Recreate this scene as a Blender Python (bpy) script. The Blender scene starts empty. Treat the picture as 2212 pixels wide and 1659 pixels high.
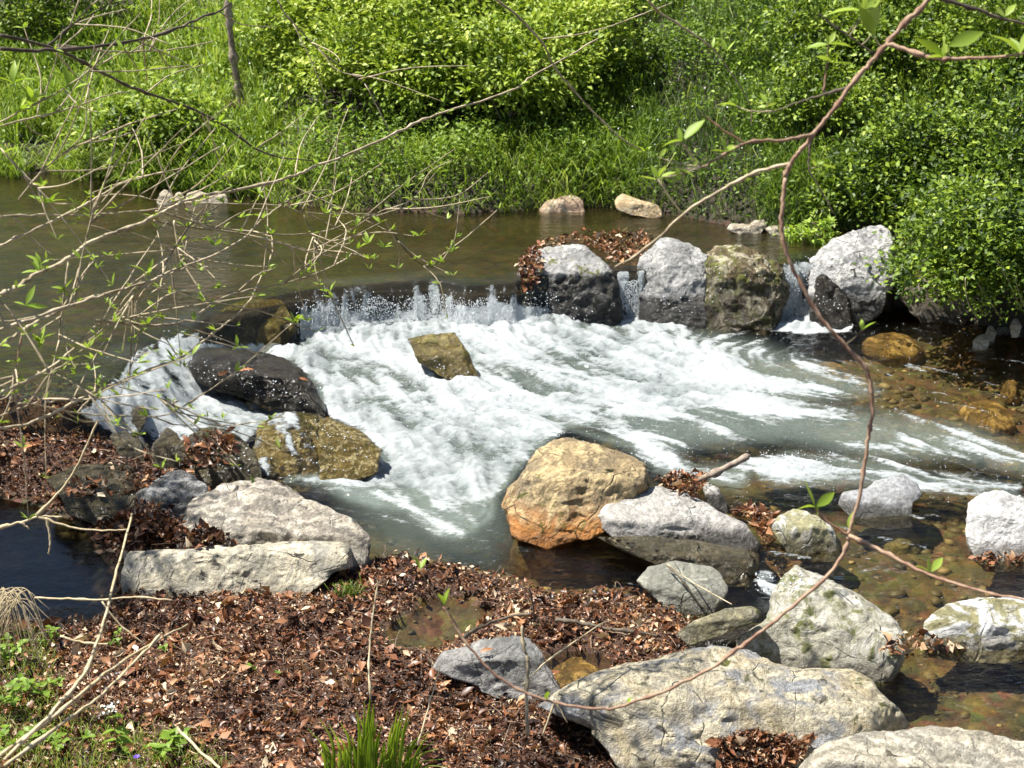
import bpy, bmesh, math, random
import numpy as np
from mathutils import Vector, Matrix
from mathutils.bvhtree import BVHTree

# ------------------------------------------------------------------ camera, sky, sun
scene = bpy.context.scene
HC = 3.0
PITCH = math.radians(20.0)
cam_data = bpy.data.cameras.new('camera')
cam_data.sensor_width = 36.0
cam_data.lens = 55.4
cam_data.clip_start = 0.05
cam_data.clip_end = 400.0
cam_data.dof.use_dof = True
cam_data.dof.focus_distance = 6.3
cam_data.dof.aperture_fstop = 7.0
cam = bpy.data.objects.new('camera', cam_data)
cam.location = (0, 0, HC)
cam.rotation_euler = (math.pi / 2 - PITCH, 0, 0)
scene.collection.objects.link(cam)
scene.camera = cam

SUN_EL = math.radians(62.0)
SUN_AZ = math.radians(-78.0)          # from the left, high
world = bpy.data.worlds.new('World')
scene.world = world
world.use_nodes = True
wn = world.node_tree.nodes
wn.clear()
sky = wn.new('ShaderNodeTexSky')
sky.sky_type = 'NISHITA'
sky.sun_disc = False
sky.sun_elevation = SUN_EL
sky.sun_rotation = SUN_AZ
bg = wn.new('ShaderNodeBackground')
bg.inputs['Strength'].default_value = 0.055
wo = wn.new('ShaderNodeOutputWorld')
world.node_tree.links.new(sky.outputs[0], bg.inputs['Color'])
world.node_tree.links.new(bg.outputs[0], wo.inputs['Surface'])
sd = bpy.data.lights.new('sun', 'SUN')
sd.energy = 5.0
sd.angle = math.radians(0.5)
sd.color = (1.0, 0.955, 0.88)
sun = bpy.data.objects.new('sun', sd)
SDIR = Vector((math.sin(SUN_AZ) * math.cos(SUN_EL), math.cos(SUN_AZ) * math.cos(SUN_EL), math.sin(SUN_EL)))
sun.rotation_euler = SDIR.to_track_quat('Z', 'Y').to_euler()
sun.location = (-5, 8, 12)
scene.collection.objects.link(sun)
scene.view_settings.view_transform = 'Standard'
scene.view_settings.look = 'None'
scene.view_settings.gamma = 1.0
scene.view_settings.exposure = 1.1
scene.cycles.transparent_max_bounces = 16
scene.cycles.max_bounces = 8

# ------------------------------------------------------------------ projection helpers
FP = 1.539 * 2212
CT, ST = math.cos(PITCH), math.sin(PITCH)

def ray(u, v):
    a = (u - 1106.0) / FP
    b = -(v - 829.5) / FP
    return np.array([a, CT + b * ST, -ST + b * CT])

def on_z(u, v, z):
    d = ray(u, v)
    t = (z - HC) / d[2]
    return np.array([d[0] * t, d[1] * t, z])

def px(X, Y, Z):
    rz = Z - HC
    t = Y * CT - rz * ST
    return 1106 + FP * X / t, 829.5 - FP * (Y * ST + rz * CT) / t

def plane_poly(pts, z):
    return np.array([on_z(u, v, z)[:2] for u, v in pts])

# ------------------------------------------------------------------ numpy noise
def _hash(ix, iy, iz, seed):
    h = (ix.astype(np.int64) * 374761393 + iy.astype(np.int64) * 668265263 + iz.astype(np.int64) * 2147483647 + seed * 974634777) & 0xffffffff
    h = ((h ^ (h >> 13)) * 1274126177) & 0xffffffff
    h = ((h ^ (h >> 16)) * 2246822519) & 0xffffffff
    return ((h ^ (h >> 15)) & 0xffffff) / float(0xffffff)

def vnoise(x, y, z=0.0, seed=0):
    x = np.asarray(x, float); y = np.asarray(y, float); z = np.asarray(z, float) + 0 * x
    ix, iy, iz = np.floor(x), np.floor(y), np.floor(z)
    fx, fy, fz = x - ix, y - iy, z - iz
    fx = fx * fx * (3 - 2 * fx); fy = fy * fy * (3 - 2 * fy); fz = fz * fz * (3 - 2 * fz)
    r = 0
    for dx in (0, 1):
        for dy in (0, 1):
            for dz in (0, 1):
                w = (fx if dx else 1 - fx) * (fy if dy else 1 - fy) * (fz if dz else 1 - fz)
                r = r + w * _hash(ix + dx, iy + dy, iz + dz, seed)
    return r

def fbm(x, y, z=0.0, seed=0, oct=4):
    a, s, f = 0.0, 0.0, 1.0
    w = 1.0
    for i in range(oct):
        a = a + w * vnoise(np.asarray(x) * f, np.asarray(y) * f, np.asarray(z) * f, seed + i * 17)
        s += w; w *= 0.5; f *= 2.03
    return a / s

def smooth(e0, e1, x):
    t = np.clip((x - e0) / (e1 - e0), 0, 1)
    return t * t * (3 - 2 * t)

def sdf(poly, X, Y):
    """signed distance, positive inside"""
    d = np.full(X.shape, 1e9)
    ins = np.zeros(X.shape, bool)
    n = len(poly)
    for i in range(n):
        ax, ay = poly[i]; bx, by = poly[(i + 1) % n]
        ex, ey = bx - ax, by - ay
        wx, wy = X - ax, Y - ay
        t = np.clip((wx * ex + wy * ey) / (ex * ex + ey * ey + 1e-12), 0, 1)
        d = np.minimum(d, (wx - ex * t) ** 2 + (wy - ey * t) ** 2)
        c = ((ay > Y) != (by > Y))
        with np.errstate(divide='ignore', invalid='ignore'):
            xi = ax + (Y - ay) * ex / (ey if ey != 0 else 1e-12)
        ins ^= c & (X < xi)
    d = np.sqrt(d)
    return np.where(ins, d, -d)

# ------------------------------------------------------------------ shape of the place
UP = 0.34        # level of the upper pool
far_px = [(-900, 350), (-60, 366), (40, 384), (90, 366), (170, 392), (240, 380), (300, 410), (360, 404), (480, 428), (560, 424), (600, 440), (700, 446), (850, 456), (1000, 460),
          (1150, 450), (1300, 446), (1430, 462), (1560, 486), (1700, 500), (1800, 496), (1900, 500)]
far_w = [on_z(u, v, UP)[:2] for u, v in far_px]
right_w = [on_z(u, v, 0.0)[:2] for u, v in [(1965, 640), (1975, 668), (2060, 676), (2110, 700), (2180, 712), (2300, 760), (2700, 850)]]
FAR = np.array(far_w + right_w + [(30, 6), (60, 6), (60, 90), (-60, 90), (-60, 12), (-12, 12.4)])
lip_px = [(-900, 850), (0, 862), (110, 872), (200, 852), (270, 805), (335, 750), (400, 728), (445, 700), (500, 675), (560, 655),
          (605, 642), (640, 634), (690, 626), (760, 622), (850, 612), (930, 607), (1000, 622), (1110, 616), (1200, 600),
          (1340, 590), (1385, 588), (1500, 575), (1690, 575), (1760, 568), (1950, 560), (2100, 560)]
UPP = np.array([on_z(u, v, UP)[:2] for u, v in lip_px] + [(8, 12), (8, 40), (-30, 40), (-30, 8)])
near_px = [(-900, 1560), (-200, 1430), (20, 1340), (130, 1348), (240, 1335), (235, 1290), (270, 1262), (420, 1285), (640, 1265),
           (780, 1212), (860, 1200), (960, 1220), (1060, 1238), (1130, 1262), (1200, 1290), (1300, 1272), (1385, 1283),
           (1440, 1318), (1500, 1350), (1490, 1395), (1420, 1430), (1330, 1455), (1500, 1600), (1600, 1720)]
NEAR = np.array([on_z(u, v, 0.02)[:2] for u, v in near_px] + [(2.5, 3.2), (8, 2), (60, 0), (60, -60), (-60, -60), (-60, 5), (-6, 5)])
dam_px = [(-900, 862), (0, 868), (60, 862), (120, 895), (200, 905), (260, 930), (330, 960), (420, 1000), (480, 1030), (500, 1070),
          (400, 1120), (500, 1150), (520, 1200), (400, 1205), (240, 1185), (190, 1115), (110, 1062), (0, 1040), (-900, 1000)]
DAM = plane_poly(dam_px, 0.08)
PUD1 = plane_poly([(836, 1340), (880, 1302), (960, 1272), (1020, 1283), (1058, 1308), (1035, 1350), (960, 1378), (860, 1394)], 0.03)
PUD2 = plane_poly([(1180, 1405), (1240, 1392), (1312, 1408), (1318, 1440), (1250, 1478), (1205, 1474)], 0.03)
FALLC = on_z(950, 700, 0.12)
CHUTE = on_z(330, 850, 0.12)
LPOOL = plane_poly([(-900, 1030), (0, 1045), (110, 1065), (200, 1120), (250, 1190), (262, 1260), (240, 1340), (20, 1345), (-900, 1550)], 0.0)

def water_levels(X, Y):
    s = sdf(UPP, X, Y)
    g = 0.11 * np.exp(-((X - FALLC[0]) ** 2 / 1.6 + (Y - FALLC[1]) ** 2 / 1.1))
    g2 = 0.13 * np.exp(-((X - CHUTE[0]) ** 2 / 0.30 + (Y - CHUTE[1]) ** 2 / 0.22))
    L = np.maximum(g, g2)
    up = UP - 0.035 * np.exp(-np.maximum(s, 0) / 0.10)
    lw = np.exp(-(((X - CHUTE[0]) / 0.42) ** 2 + ((Y - CHUTE[1]) / 0.6) ** 2))
    sn = s + 0.03 * (fbm(X * 6, Y * 6, seed=5) - 0.5)
    k = np.clip((sn + 0.01 + 0.42 * lw) / (0.095 + 0.42 * lw), 0, 1)
    k = k * k * (3 - 2 * k)
    return L + (up - L) * k, s

def terrain(X, Y):
    W, s = water_levels(X, Y)
    n1 = fbm(X * 2.2, Y * 2.2, seed=11) - 0.5
    n2 = fbm(X * 9, Y * 9, seed=12) - 0.5
    bed_low = -0.17 + 0.10 * n1 + 0.05 * n2
    bed_up = UP - 0.15 + 0.10 * n1 + 0.03 * n2
    k = smooth(0.06, 0.13, s)
    near_lip = np.exp(-np.maximum(s - 0.08, 0) / 0.25)
    bed_up = bed_up * (1 - near_lip) + (UP - 0.075) * near_lip
    T = bed_low + (bed_up - bed_low) * k
    soil = np.zeros_like(T)
    soil = soil - 1.0 * smooth(-0.1, 0.0, s) * (1 - smooth(0.25, 0.8, s))
    # land on the near side and the leaf dam
    for P, rise, cap in ((NEAR, 0.07, 1.4), (DAM, 0.22, 0.10)):
        d = sdf(P, X, Y)
        if P is NEAR:
            pn = 0.12 * (fbm(X * 13, Y * 13, seed=15) - 0.5); d = np.minimum(d, -sdf(PUD1, X, Y) + pn); d = np.minimum(d, -sdf(PUD2, X, Y) + pn)
        d = d + 0.05 * n1 + 0.03 * n2
        land = np.where(d > 0, 0.012 + np.minimum(rise * d, cap) + 0.03 * n2 * smooth(0, .2, d) + 0.05 * n1 * smooth(0, .4, d), 0.012 + d * 0.55)
        if P is DAM:
            land = land + np.where(d > 0, (0.06) * smooth(0.0, 0.25, d), 0)
        T = np.maximum(T, land)
        soil = np.where(smooth(-0.04, 0.03, d) > 0, np.maximum(soil, smooth(-0.04, 0.03, d)), soil)
    pn = 0.12 * (fbm(X * 13, Y * 13, seed=15) - 0.5)
    T = np.where((sdf(PUD1, X, Y) - pn > 0.0), np.minimum(T, -0.02 - 0.3 * (sdf(PUD1, X, Y) - pn)), T)
    T = np.where((sdf(PUD2, X, Y) > 0.0), np.minimum(T, -0.07), T)
    # gravel margins: keep the bed near the right bank shallow
    dF = sdf(FAR, X, Y) + 0.10 * n1 + 0.05 * n2
    lvl = np.where(s > 0, UP, 0.0)
    toe = lvl + dF * 0.5
    T = np.where(dF < 0, np.maximum(T, np.minimum(toe - 0.01, lvl + 0.005)), T)
    far = lvl + 0.01 + 0.09 * smooth(0, 0.18, dF) + 0.40 * np.minimum(dF, 8) + 0.06 * np.clip(dF - 8, 0, 40) + 0.25 * n1 * smooth(0, 1, dF)
    T = np.where(dF >= 0, np.maximum(far, T), T)
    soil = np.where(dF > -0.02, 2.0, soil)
    return T, soil, dF

# gridded height for quick ray marching
gx = np.arange(-6.0, 6.0, 0.03); gy = np.arange(3.0, 17.0, 0.03)
GX, GY = np.meshgrid(gx, gy)
GT, GS, GF = terrain(GX, GY)
GW, GSD = water_levels(GX, GY)
GN = sdf(NEAR, GX, GY)

def gsample(G, x, y):
    fx = np.clip((np.asarray(x) - gx[0]) / 0.03, 0, len(gx) - 1.001)
    fy = np.clip((np.asarray(y) - gy[0]) / 0.03, 0, len(gy) - 1.001)
    ix = fx.astype(int); iy = fy.astype(int); fx = fx - ix; fy = fy - iy
    return (G[iy, ix] * (1 - fx) * (1 - fy) + G[iy, ix + 1] * fx * (1 - fy) + G[iy + 1, ix] * (1 - fx) * fy + G[iy + 1, ix + 1] * fx * fy)

def at(u, v, water=True):
    d = ray(u, v)
    ts = np.arange(3.0, 18.0, 0.01)
    P = d[None, :] * ts[:, None]
    P[:, 2] += HC
    h = gsample(GT, P[:, 0], P[:, 1])
    if water:
        h = np.maximum(h, gsample(GW, P[:, 0], P[:, 1]))
    below = np.nonzero(P[:, 2] < h)[0]
    i = below[0] if len(below) else len(ts) - 1
    return P[i]

# ------------------------------------------------------------------ object helpers
C = scene.collection

def tag(o, label=None, cat=None, group=None, kind=None):
    if label: o['label'] = label
    if cat: o['category'] = cat
    if group: o['group'] = group
    if kind: o['kind'] = kind
    return o

def mesh_np(name, V, F, mat=None, smooth_=True, attrs=None):
    """F : (n,3) or (n,4) int array"""
    V = np.asarray(V, np.float32); F = np.asarray(F, np.int32)
    me = bpy.data.meshes.new(name)
    me.vertices.add(len(V)); me.vertices.foreach_set('co', V.ravel())
    k = F.shape[1]
    me.loops.add(F.size); me.loops.foreach_set('vertex_index', F.ravel())
    me.polygons.add(len(F))
    me.polygons.foreach_set('loop_start', np.arange(0, F.size, k, dtype=np.int32))
    me.update(calc_edges=True)
    if smooth_:
        me.polygons.foreach_set('use_smooth', np.ones(len(F), bool))
    if attrs:
        for an, av in attrs.items():
            a = me.attributes.new(an, 'FLOAT', 'POINT')
            a.data.foreach_set('value', np.asarray(av, np.float32).ravel())
    if mat: me.materials.append(mat)
    return me

def add(name, me, parent=None, loc=(0, 0, 0)):
    o = bpy.data.objects.new(name, me)
    o.location = loc
    if parent: o.parent = parent
    C.objects.link(o)
    return o

def empty(name, loc):
    o = bpy.data.objects.new(name, None)
    o.location = loc
    o.empty_display_size = 0.1
    C.objects.link(o)
    return o

# ------------------------------------------------------------------ materials
def newmat(name):
    m = bpy.data.materials.new(name); m.use_nodes = True
    nt = m.node_tree; nt.nodes.clear()
    out = nt.nodes.new('ShaderNodeOutputMaterial')
    return m, nt, out

class NB:
    def __init__(s, nt): s.nt = nt
    def n(s, typ, **kw):
        nd = s.nt.nodes.new(typ)
        ins = kw.pop('ins', {})
        for k, v in kw.items(): setattr(nd, k, v)
        for k, v in ins.items():
            if isinstance(v, bpy.types.NodeSocket): s.nt.links.new(v, nd.inputs[k])
            else: nd.inputs[k].default_value = v
        return nd
    def noise(s, vec, scale, detail=5, rough=0.55, dist=0.0):
        return s.n('ShaderNodeTexNoise', ins={'Vector': vec, 'Scale': scale, 'Detail': detail, 'Roughness': rough, 'Distortion': dist}).outputs[0]
    def math(s, op, a, b=0.0, clamp=False):
        nd = s.n('ShaderNodeMath', operation=op, use_clamp=clamp)
        for i, v in enumerate((a, b)):
            if isinstance(v, bpy.types.NodeSocket): s.nt.links.new(v, nd.inputs[i])
            else: nd.inputs[i].default_value = v
        return nd.outputs[0]
    def step(s, val, e0, e1):
        nd = s.n('ShaderNodeMapRange', interpolation_type='SMOOTHSTEP', ins={'Value': val, 'From Min': e0, 'From Max': e1})
        return nd.outputs[0]
    def mix(s, fac, a, b, mode='MIX'):
        nd = s.n('ShaderNodeMix', data_type='RGBA', blend_type=mode)
        for i, v in ((0, fac), (6, a), (7, b)):
            if isinstance(v, bpy.types.NodeSocket): s.nt.links.new(v, nd.inputs[i])
            else: nd.inputs[i].default_value = v if i == 0 else (v[0], v[1], v[2], 1)
        return nd.outputs[2]
    def ramp(s, fac, stops):
        nd = s.n('ShaderNodeValToRGB', ins={'Fac': fac})
        el = nd.color_ramp.elements
        while len(el) < len(stops): el.new(0.5)
        for e, (p, c) in zip(el, stops):
            e.position = p; e.color = (c[0], c[1], c[2], 1)
        return nd.outputs[0]
    def link(s, a, b): s.nt.links.new(a, b)

ROCK_K = 0.94
def rock_mat(name, base, alt, light, dark=(0.05, 0.05, 0.045), light_amt=0.5, spots=0.3, moss=0.0, mosscol=(0.07, 0.08, 0.015),
             wetz=0.04, wetsoft=0.03, strata=0.0, rust=0.0, rustz=0.1, rustcol=(0.42, 0.17, 0.03), scale=1.0, seed=0, allwet=False, wetcol=0.32, bump=0.6):
    base, alt, light = [tuple(c_ * ROCK_K for c_ in k_) for k_ in (base, alt, light)]
    m, nt, out = newmat(name); b = NB(nt)
    tc = b.n('ShaderNodeTexCoord').outputs['Object']
    mp = b.n('ShaderNodeMapping', ins={'Vector': tc, 'Location': (seed * 1.7, seed * 0.9, seed * 2.3), 'Rotation': (0.3 * seed, 0.25, 0.5 * seed), 'Scale': (scale, scale, scale)}).outputs[0]
    pos = b.n('ShaderNodeNewGeometry').outputs['Position']
    n1 = b.noise(mp, 4.5, 9, 0.62, 0.4)
    n2 = b.noise(mp, 9.0, 9, 0.66, 1.2)
    n3 = b.noise(mp, 55.0, 6, 0.7)
    n4 = b.noise(mp, 16.0, 8, 0.6, 0.6)
    st = b.n('ShaderNodeTexWave', wave_type='BANDS', bands_direction='Z', ins={'Vector': mp, 'Scale': 3.2, 'Distortion': 16.0, 'Detail': 8.0, 'Detail Scale': 1.7, 'Detail Roughness': 0.72}).outputs[1]
    col = b.mix(b.step(n1, 0.38, 0.60), base, alt)
    lm = b.step(n2, 0.62 - 0.25 * light_amt, 0.72 - 0.25 * light_amt)
    col = b.mix(lm, col, light)
    if strata:
        col = b.mix(b.math('MULTIPLY', b.step(st, 0.45, 0.85), strata), col, dark)
    sp = b.step(n4, 0.66 - 0.1 * spots, 0.71 - 0.08 * spots)
    col = b.mix(b.math('MULTIPLY', sp, min(1, spots * 2)), col, dark)
    n5 = b.noise(mp, 2.2, 7, 0.6, 1.5)
    col = b.mix(b.math('MULTIPLY', b.step(n5, 0.52, 0.64), 0.45), col, b.mix(1.0, col, (0.42, 0.43, 0.44), 'MULTIPLY'))
    n6 = b.noise(mp, 95.0, 3, 0.6)
    col = b.mix(b.math('MULTIPLY', b.step(n6, 0.62, 0.68), 0.6), col, dark)
    col = b.mix(b.math('MULTIPLY', b.step(n3, 0.35, 0.68), 0.75), col, b.mix(1.0, col, (0.45, 0.44, 0.42), 'MULTIPLY'))
    # veins
    vo = b.n('ShaderNodeTexVoronoi', feature='DISTANCE_TO_EDGE', ins={'Vector': b.mix(0.12, mp, b.n('ShaderNodeTexNoise', ins={'Vector': mp, 'Scale': 6.0}).outputs[1]), 'Scale': 3.2})
    crack = b.math('MULTIPLY', b.math('SUBTRACT', 1.0, b.step(vo.outputs[0], 0.0, 0.012)), b.step(n2, 0.45, 0.55))
    col = b.mix(b.math('MULTIPLY', crack, b.math('MULTIPLY', b.step(n1, 0.45, 0.6), 0.7)), col, dark)
    sep = b.n('ShaderNodeSeparateXYZ', ins={'Vector': pos}).outputs[2]
    if rust:
        rz = b.math('ADD', sep, b.math('MULTIPLY', b.math('SUBTRACT', n2, 0.5), 0.30))
        rm = b.math('MULTIPLY', b.math('SUBTRACT', 1.0, b.step(rz, rustz - 0.07, rustz + 0.07)), rust)
        col = b.mix(rm, col, b.mix(n4, rustcol, (rustcol[0] * 0.55, rustcol[1] * 0.6, rustcol[2]), 'MIX'))
    if moss:
        mm = b.step(b.math('ADD', n4, b.math('MULTIPLY', n1, 0.6)), 0.93 - 0.35 * moss, 1.10 - 0.35 * moss)
        col = b.mix(mm, col, b.mix(n3, mosscol, (mosscol[0] * 2.2, mosscol[1] * 2.0, mosscol[2] * 1.5)))
    zz = b.math('ADD', sep, b.math('MULTIPLY', b.math('SUBTRACT', n2, 0.5), -0.16))
    wet = b.math('SUBTRACT', 1.0, b.step(zz, wetz - wetsoft, wetz + wetsoft))
    if allwet:
        wet = b.math('MAXIMUM', wet, b.step(n1, 0.2, 0.35))
    col = b.mix(wet, col, b.mix(1.0, col, (wetcol, wetcol * 0.95, wetcol * 0.85), 'MULTIPLY'))
    h = b.math('ADD', b.math('MULTIPLY', n2, 0.8), b.math('ADD', b.math('MULTIPLY', n3, 0.22), b.math('MULTIPLY', n4, 0.4)))
    if strata: h = b.math('ADD', h, b.math('MULTIPLY', st, 0.5 * strata))
    h = b.math('SUBTRACT', h, b.math('MULTIPLY', crack, 0.35))
    bp = b.n('ShaderNodeBump', ins={'Height': h, 'Strength': min(1.0, bump * 1.25), 'Distance': 0.05}).outputs[0]
    rg = b.math('ADD', b.math('MULTIPLY', wet, -0.70), 0.86)
    bs = b.n('ShaderNodeBsdfPrincipled', ins={'Base Color': col, 'Roughness': rg, 'Normal': bp})
    bs.inputs['Specular IOR Level'].default_value = 0.4
    b.link(bs.outputs[0], out.inputs[0])
    return m

def leaf_mat(name, stops, trans=0.35, gloss=0.022, rough=0.5):
    m, nt, out = newmat(name); b = NB(nt)
    t = b.n('ShaderNodeAttribute', attribute_name='tint').outputs['Fac']
    col = b.ramp(t, stops)
    df = b.n('ShaderNodeBsdfDiffuse', ins={'Color': col})
    tr = b.n('ShaderNodeBsdfTranslucent', ins={'Color': b.mix(1.0, col, (1.0, 1.0, 0.55), 'MULTIPLY')})
    mx = b.n('ShaderNodeMixShader', ins={0: trans, 1: df.outputs[0], 2: tr.outputs[0]})
    gl = b.n('ShaderNodeBsdfGlossy', ins={'Color': (1, 1, 1, 1), 'Roughness': rough})
    mx2 = b.n('ShaderNodeMixShader', ins={0: gloss, 1: mx.outputs[0], 2: gl.outputs[0]})
    b.link(mx2.outputs[0], out.inputs[0])
    return m

def bark_mat(name, c1, c2, scale=60, rough=0.75):
    m, nt, out = newmat(name); b = NB(nt)
    tc = b.n('ShaderNodeTexCoord').outputs['Object']
    n = b.noise(tc, scale, 6, 0.6)
    n2 = b.noise(tc, scale * 0.15, 3, 0.5)
    col = b.mix(b.step(b.math('ADD', n, b.math('MULTIPLY', n2, 0.6)), 0.6, 1.0), c1, c2)
    bp = b.n('ShaderNodeBump', ins={'Height': n, 'Strength': 0.6, 'Distance': 0.004}).outputs[0]
    bs = b.n('ShaderNodeBsdfPrincipled', ins={'Base Color': col, 'Roughness': rough, 'Normal': bp})
    b.link(bs.outputs[0], out.inputs[0])
    return m

# ground
def ground_mat():
    m, nt, out = newmat('ground_earth'); b = NB(nt)
    pos = b.n('ShaderNodeNewGeometry').outputs['Position']
    soil = b.n('ShaderNodeAttribute', attribute_name='soil').outputs['Fac']
    n1 = b.noise(pos, 2.0, 6, 0.6); n2 = b.noise(pos, 11, 8, 0.65, 0.5); n3 = b.noise(pos, 60, 6, 0.7)
    vo = b.n('ShaderNodeTexVoronoi', ins={'Vector': pos, 'Scale': 17.0, 'Randomness': 1.0})
    bedc = b.ramp(n2, [(0.28, (0.022, 0.016, 0.007)), (0.5, (0.125, 0.085, 0.034)), (0.72, (0.28, 0.195, 0.09))])
    bedc = b.mix(0.45, bedc, b.mix(1.0, bedc, vo.outputs[1], 'MULTIPLY'))
    bedc = b.mix(b.math('MULTIPLY', b.step(n1, 0.5, 0.62), 0.6), bedc, (0.10, 0.078, 0.022))
    litt = b.ramp(n3, [(0.3, (0.018, 0.010, 0.006)), (0.55, (0.075, 0.036, 0.020)), (0.8, (0.17, 0.10, 0.06))])
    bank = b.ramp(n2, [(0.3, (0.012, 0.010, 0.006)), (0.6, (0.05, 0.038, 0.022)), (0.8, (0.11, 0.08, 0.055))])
    bedc = b.mix(b.step(b.math('ADD', soil, b.math('MULTIPLY', b.math('SUBTRACT', n2, 0.5), 0.9)), 0.05, -0.75), bedc, b.mix(n2, (0.010, 0.008, 0.007), (0.035, 0.026, 0.022)))
    col = b.mix(b.step(soil, 0.2, 0.9), bedc, litt)
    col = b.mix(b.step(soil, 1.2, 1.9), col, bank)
    bp = b.n('ShaderNodeBump', ins={'Height': b.math('ADD', n3, b.math('MULTIPLY', vo.outputs[0], -1.0)), 'Strength': 0.7, 'Distance': 0.02}).outputs[0]
    bs = b.n('ShaderNodeBsdfPrincipled', ins={'Base Color': col, 'Roughness': 0.85, 'Normal': bp})
    b.link(bs.outputs[0], out.inputs[0])
    return m

def water_mat():
    m, nt, out = newmat('stream_water'); b = NB(nt)
    pos = b.n('ShaderNodeNewGeometry').outputs['Position']
    foam = b.n('ShaderNodeAttribute', attribute_name='foam').outputs['Fac']
    murk = b.n('ShaderNodeAttribute', attribute_name='murk').outputs['Fac']
    chop = b.n('ShaderNodeAttribute', attribute_name='chop').outputs['Fac']
    mp = b.n('ShaderNodeMapping', ins={'Vector': pos, 'Scale': (0.7, 1.5, 1.0), 'Rotation': (0, 0, 0.16)}).outputs[0]
    depth_shade = b.n('ShaderNodeAttribute', attribute_name='depth_shade').outputs['Fac']
    r1 = b.noise(mp, 9, 4, 0.55, 0.6)
    r2 = b.noise(mp, 34, 4, 0.6, 0.5)
    f1 = b.noise(mp, 34, 8, 0.78, 0.5)
    f2 = b.noise(pos, 120, 4, 0.7)
    hh = b.math('MULTIPLY', b.math('ADD', r1, b.math('MULTIPLY', r2, 0.42)), chop)
    bw = b.n('ShaderNodeBump', ins={'Height': hh, 'Strength': 1.0, 'Distance': 0.045}).outputs[0]
    fr = b.n('ShaderNodeFresnel', ins={'IOR': 1.34, 'Normal': bw}).outputs[0]
    tr = b.n('ShaderNodeBsdfTransparent', ins={'Color': b.mix(depth_shade, (0.83, 0.80, 0.64), (0.16, 0.17, 0.14))})
    gl = b.n('ShaderNodeBsdfGlossy', ins={'Color': (1, 1, 1, 1), 'Roughness': 0.04, 'Normal': bw})
    clear = b.n('ShaderNodeMixShader', ins={0: fr, 1: tr.outputs[0], 2: gl.outputs[0]})
    oliv = b.n('ShaderNodeAttribute', attribute_name='olive').outputs['Fac']
    stk = b.n('ShaderNodeAttribute', attribute_name='streak').outputs['Fac']
    mk = b.n('ShaderNodeBsdfDiffuse', ins={'Color': b.mix(oliv, (0.15, 0.18, 0.155), (0.034, 0.028, 0.010)), 'Normal': bw})
    mkm = b.n('ShaderNodeMixShader', ins={0: fr, 1: mk.outputs[0], 2: gl.outputs[0]})
    cl2 = b.n('ShaderNodeMixShader', ins={0: murk, 1: clear.outputs[0], 2: mkm.outputs[0]})
    fb = b.n('ShaderNodeBump', ins={'Height': b.math('ADD', f1, b.math('MULTIPLY', f2, 0.35)), 'Strength': 0.8, 'Distance': 0.024}).outputs[0]
    fcol = b.mix(b.step(b.math('ADD', b.math('MULTIPLY', f1, 0.5), b.math('MULTIPLY', stk, 0.5)), 0.30, 0.72), (0.17, 0.205, 0.20), (0.55, 0.585, 0.59))
    fm = b.n('ShaderNodeBsdfPrincipled', ins={'Base Color': fcol, 'Roughness': 0.28, 'Normal': fb})
    ff = b.math('ADD', foam, b.math('MULTIPLY', b.math('SUBTRACT', f1, 0.5), 1.25))
    ff = b.math('MULTIPLY', b.step(ff, 0.30, 0.66), b.step(foam, 0.02, 0.2))
    mx = b.n('ShaderNodeMixShader', ins={0: ff, 1: cl2.outputs[0], 2: fm.outputs[0]})
    b.link(mx.outputs[0], out.inputs[0])
    return m

M_GROUND = ground_mat()
M_WATER = water_mat()
GREEN_STOPS = [(0.0, (0.025, 0.055, 0.008)), (0.35, (0.140, 0.225, 0.020)), (0.7, (0.300, 0.405, 0.038)), (1.0, (0.48, 0.56, 0.11))]
M_GRASS = leaf_mat('grass_green', [(0.0, (0.025, 0.060, 0.008)), (0.4, (0.150, 0.250, 0.022)), (0.75, (0.300, 0.410, 0.045)), (1.0, (0.48, 0.54, 0.16))], 0.42)
M_LEAF = leaf_mat('shrub_leaf_green', GREEN_STOPS, 0.30)
M_LEAFY = leaf_mat('yellow_green_leaf', [(0.0, (0.15, 0.27, 0.025)), (0.5, (0.30, 0.44, 0.05)), (1.0, (0.50, 0.62, 0.14))], 0.45)
M_WEED = leaf_mat('weed_green', [(0.0, (0.055, 0.115, 0.014)), (0.5, (0.210, 0.330, 0.040)), (1.0, (0.42, 0.53, 0.13))], 0.40)
M_DRY = leaf_mat('dry_leaf_brown', [(0.0, (0.018, 0.009, 0.006)), (0.3, (0.085, 0.034, 0.017)), (0.55, (0.24, 0.098, 0.045)), (0.80, (0.42, 0.23, 0.115)), (1.0, (0.62, 0.50, 0.34))], 0.10, 0.03, 0.4)
M_RUST_LEAF = leaf_mat('rust_oak_leaf', [(0.0, (0.30, 0.11, 0.04)), (1.0, (0.48, 0.24, 0.12))], 0.10)
M_STRAW = bark_mat('dry_straw', (0.42, 0.33, 0.18), (0.62, 0.52, 0.33))
M_TWIG = bark_mat('twig_tan_bark', (0.24, 0.19, 0.11), (0.56, 0.47, 0.31), 40)
M_TWIGD = bark_mat('twig_dark_bark', (0.045, 0.033, 0.022), (0.14, 0.11, 0.075), 40)
M_TWIGR = bark_mat('twig_red_bark', (0.20, 0.10, 0.06), (0.42, 0.29, 0.19), 40)
M_TWIGB = bark_mat('brown_twig_bark', (0.10, 0.06, 0.04), (0.30, 0.21, 0.14), 40)
M_BARK = bark_mat('grey_bark', (0.13, 0.09, 0.065), (0.38, 0.31, 0.24), 30)
M_WHITE = leaf_mat('white_petal', [(0, (0.8, 0.8, 0.78)), (1, (0.85, 0.85, 0.82))], 0.2)
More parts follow.
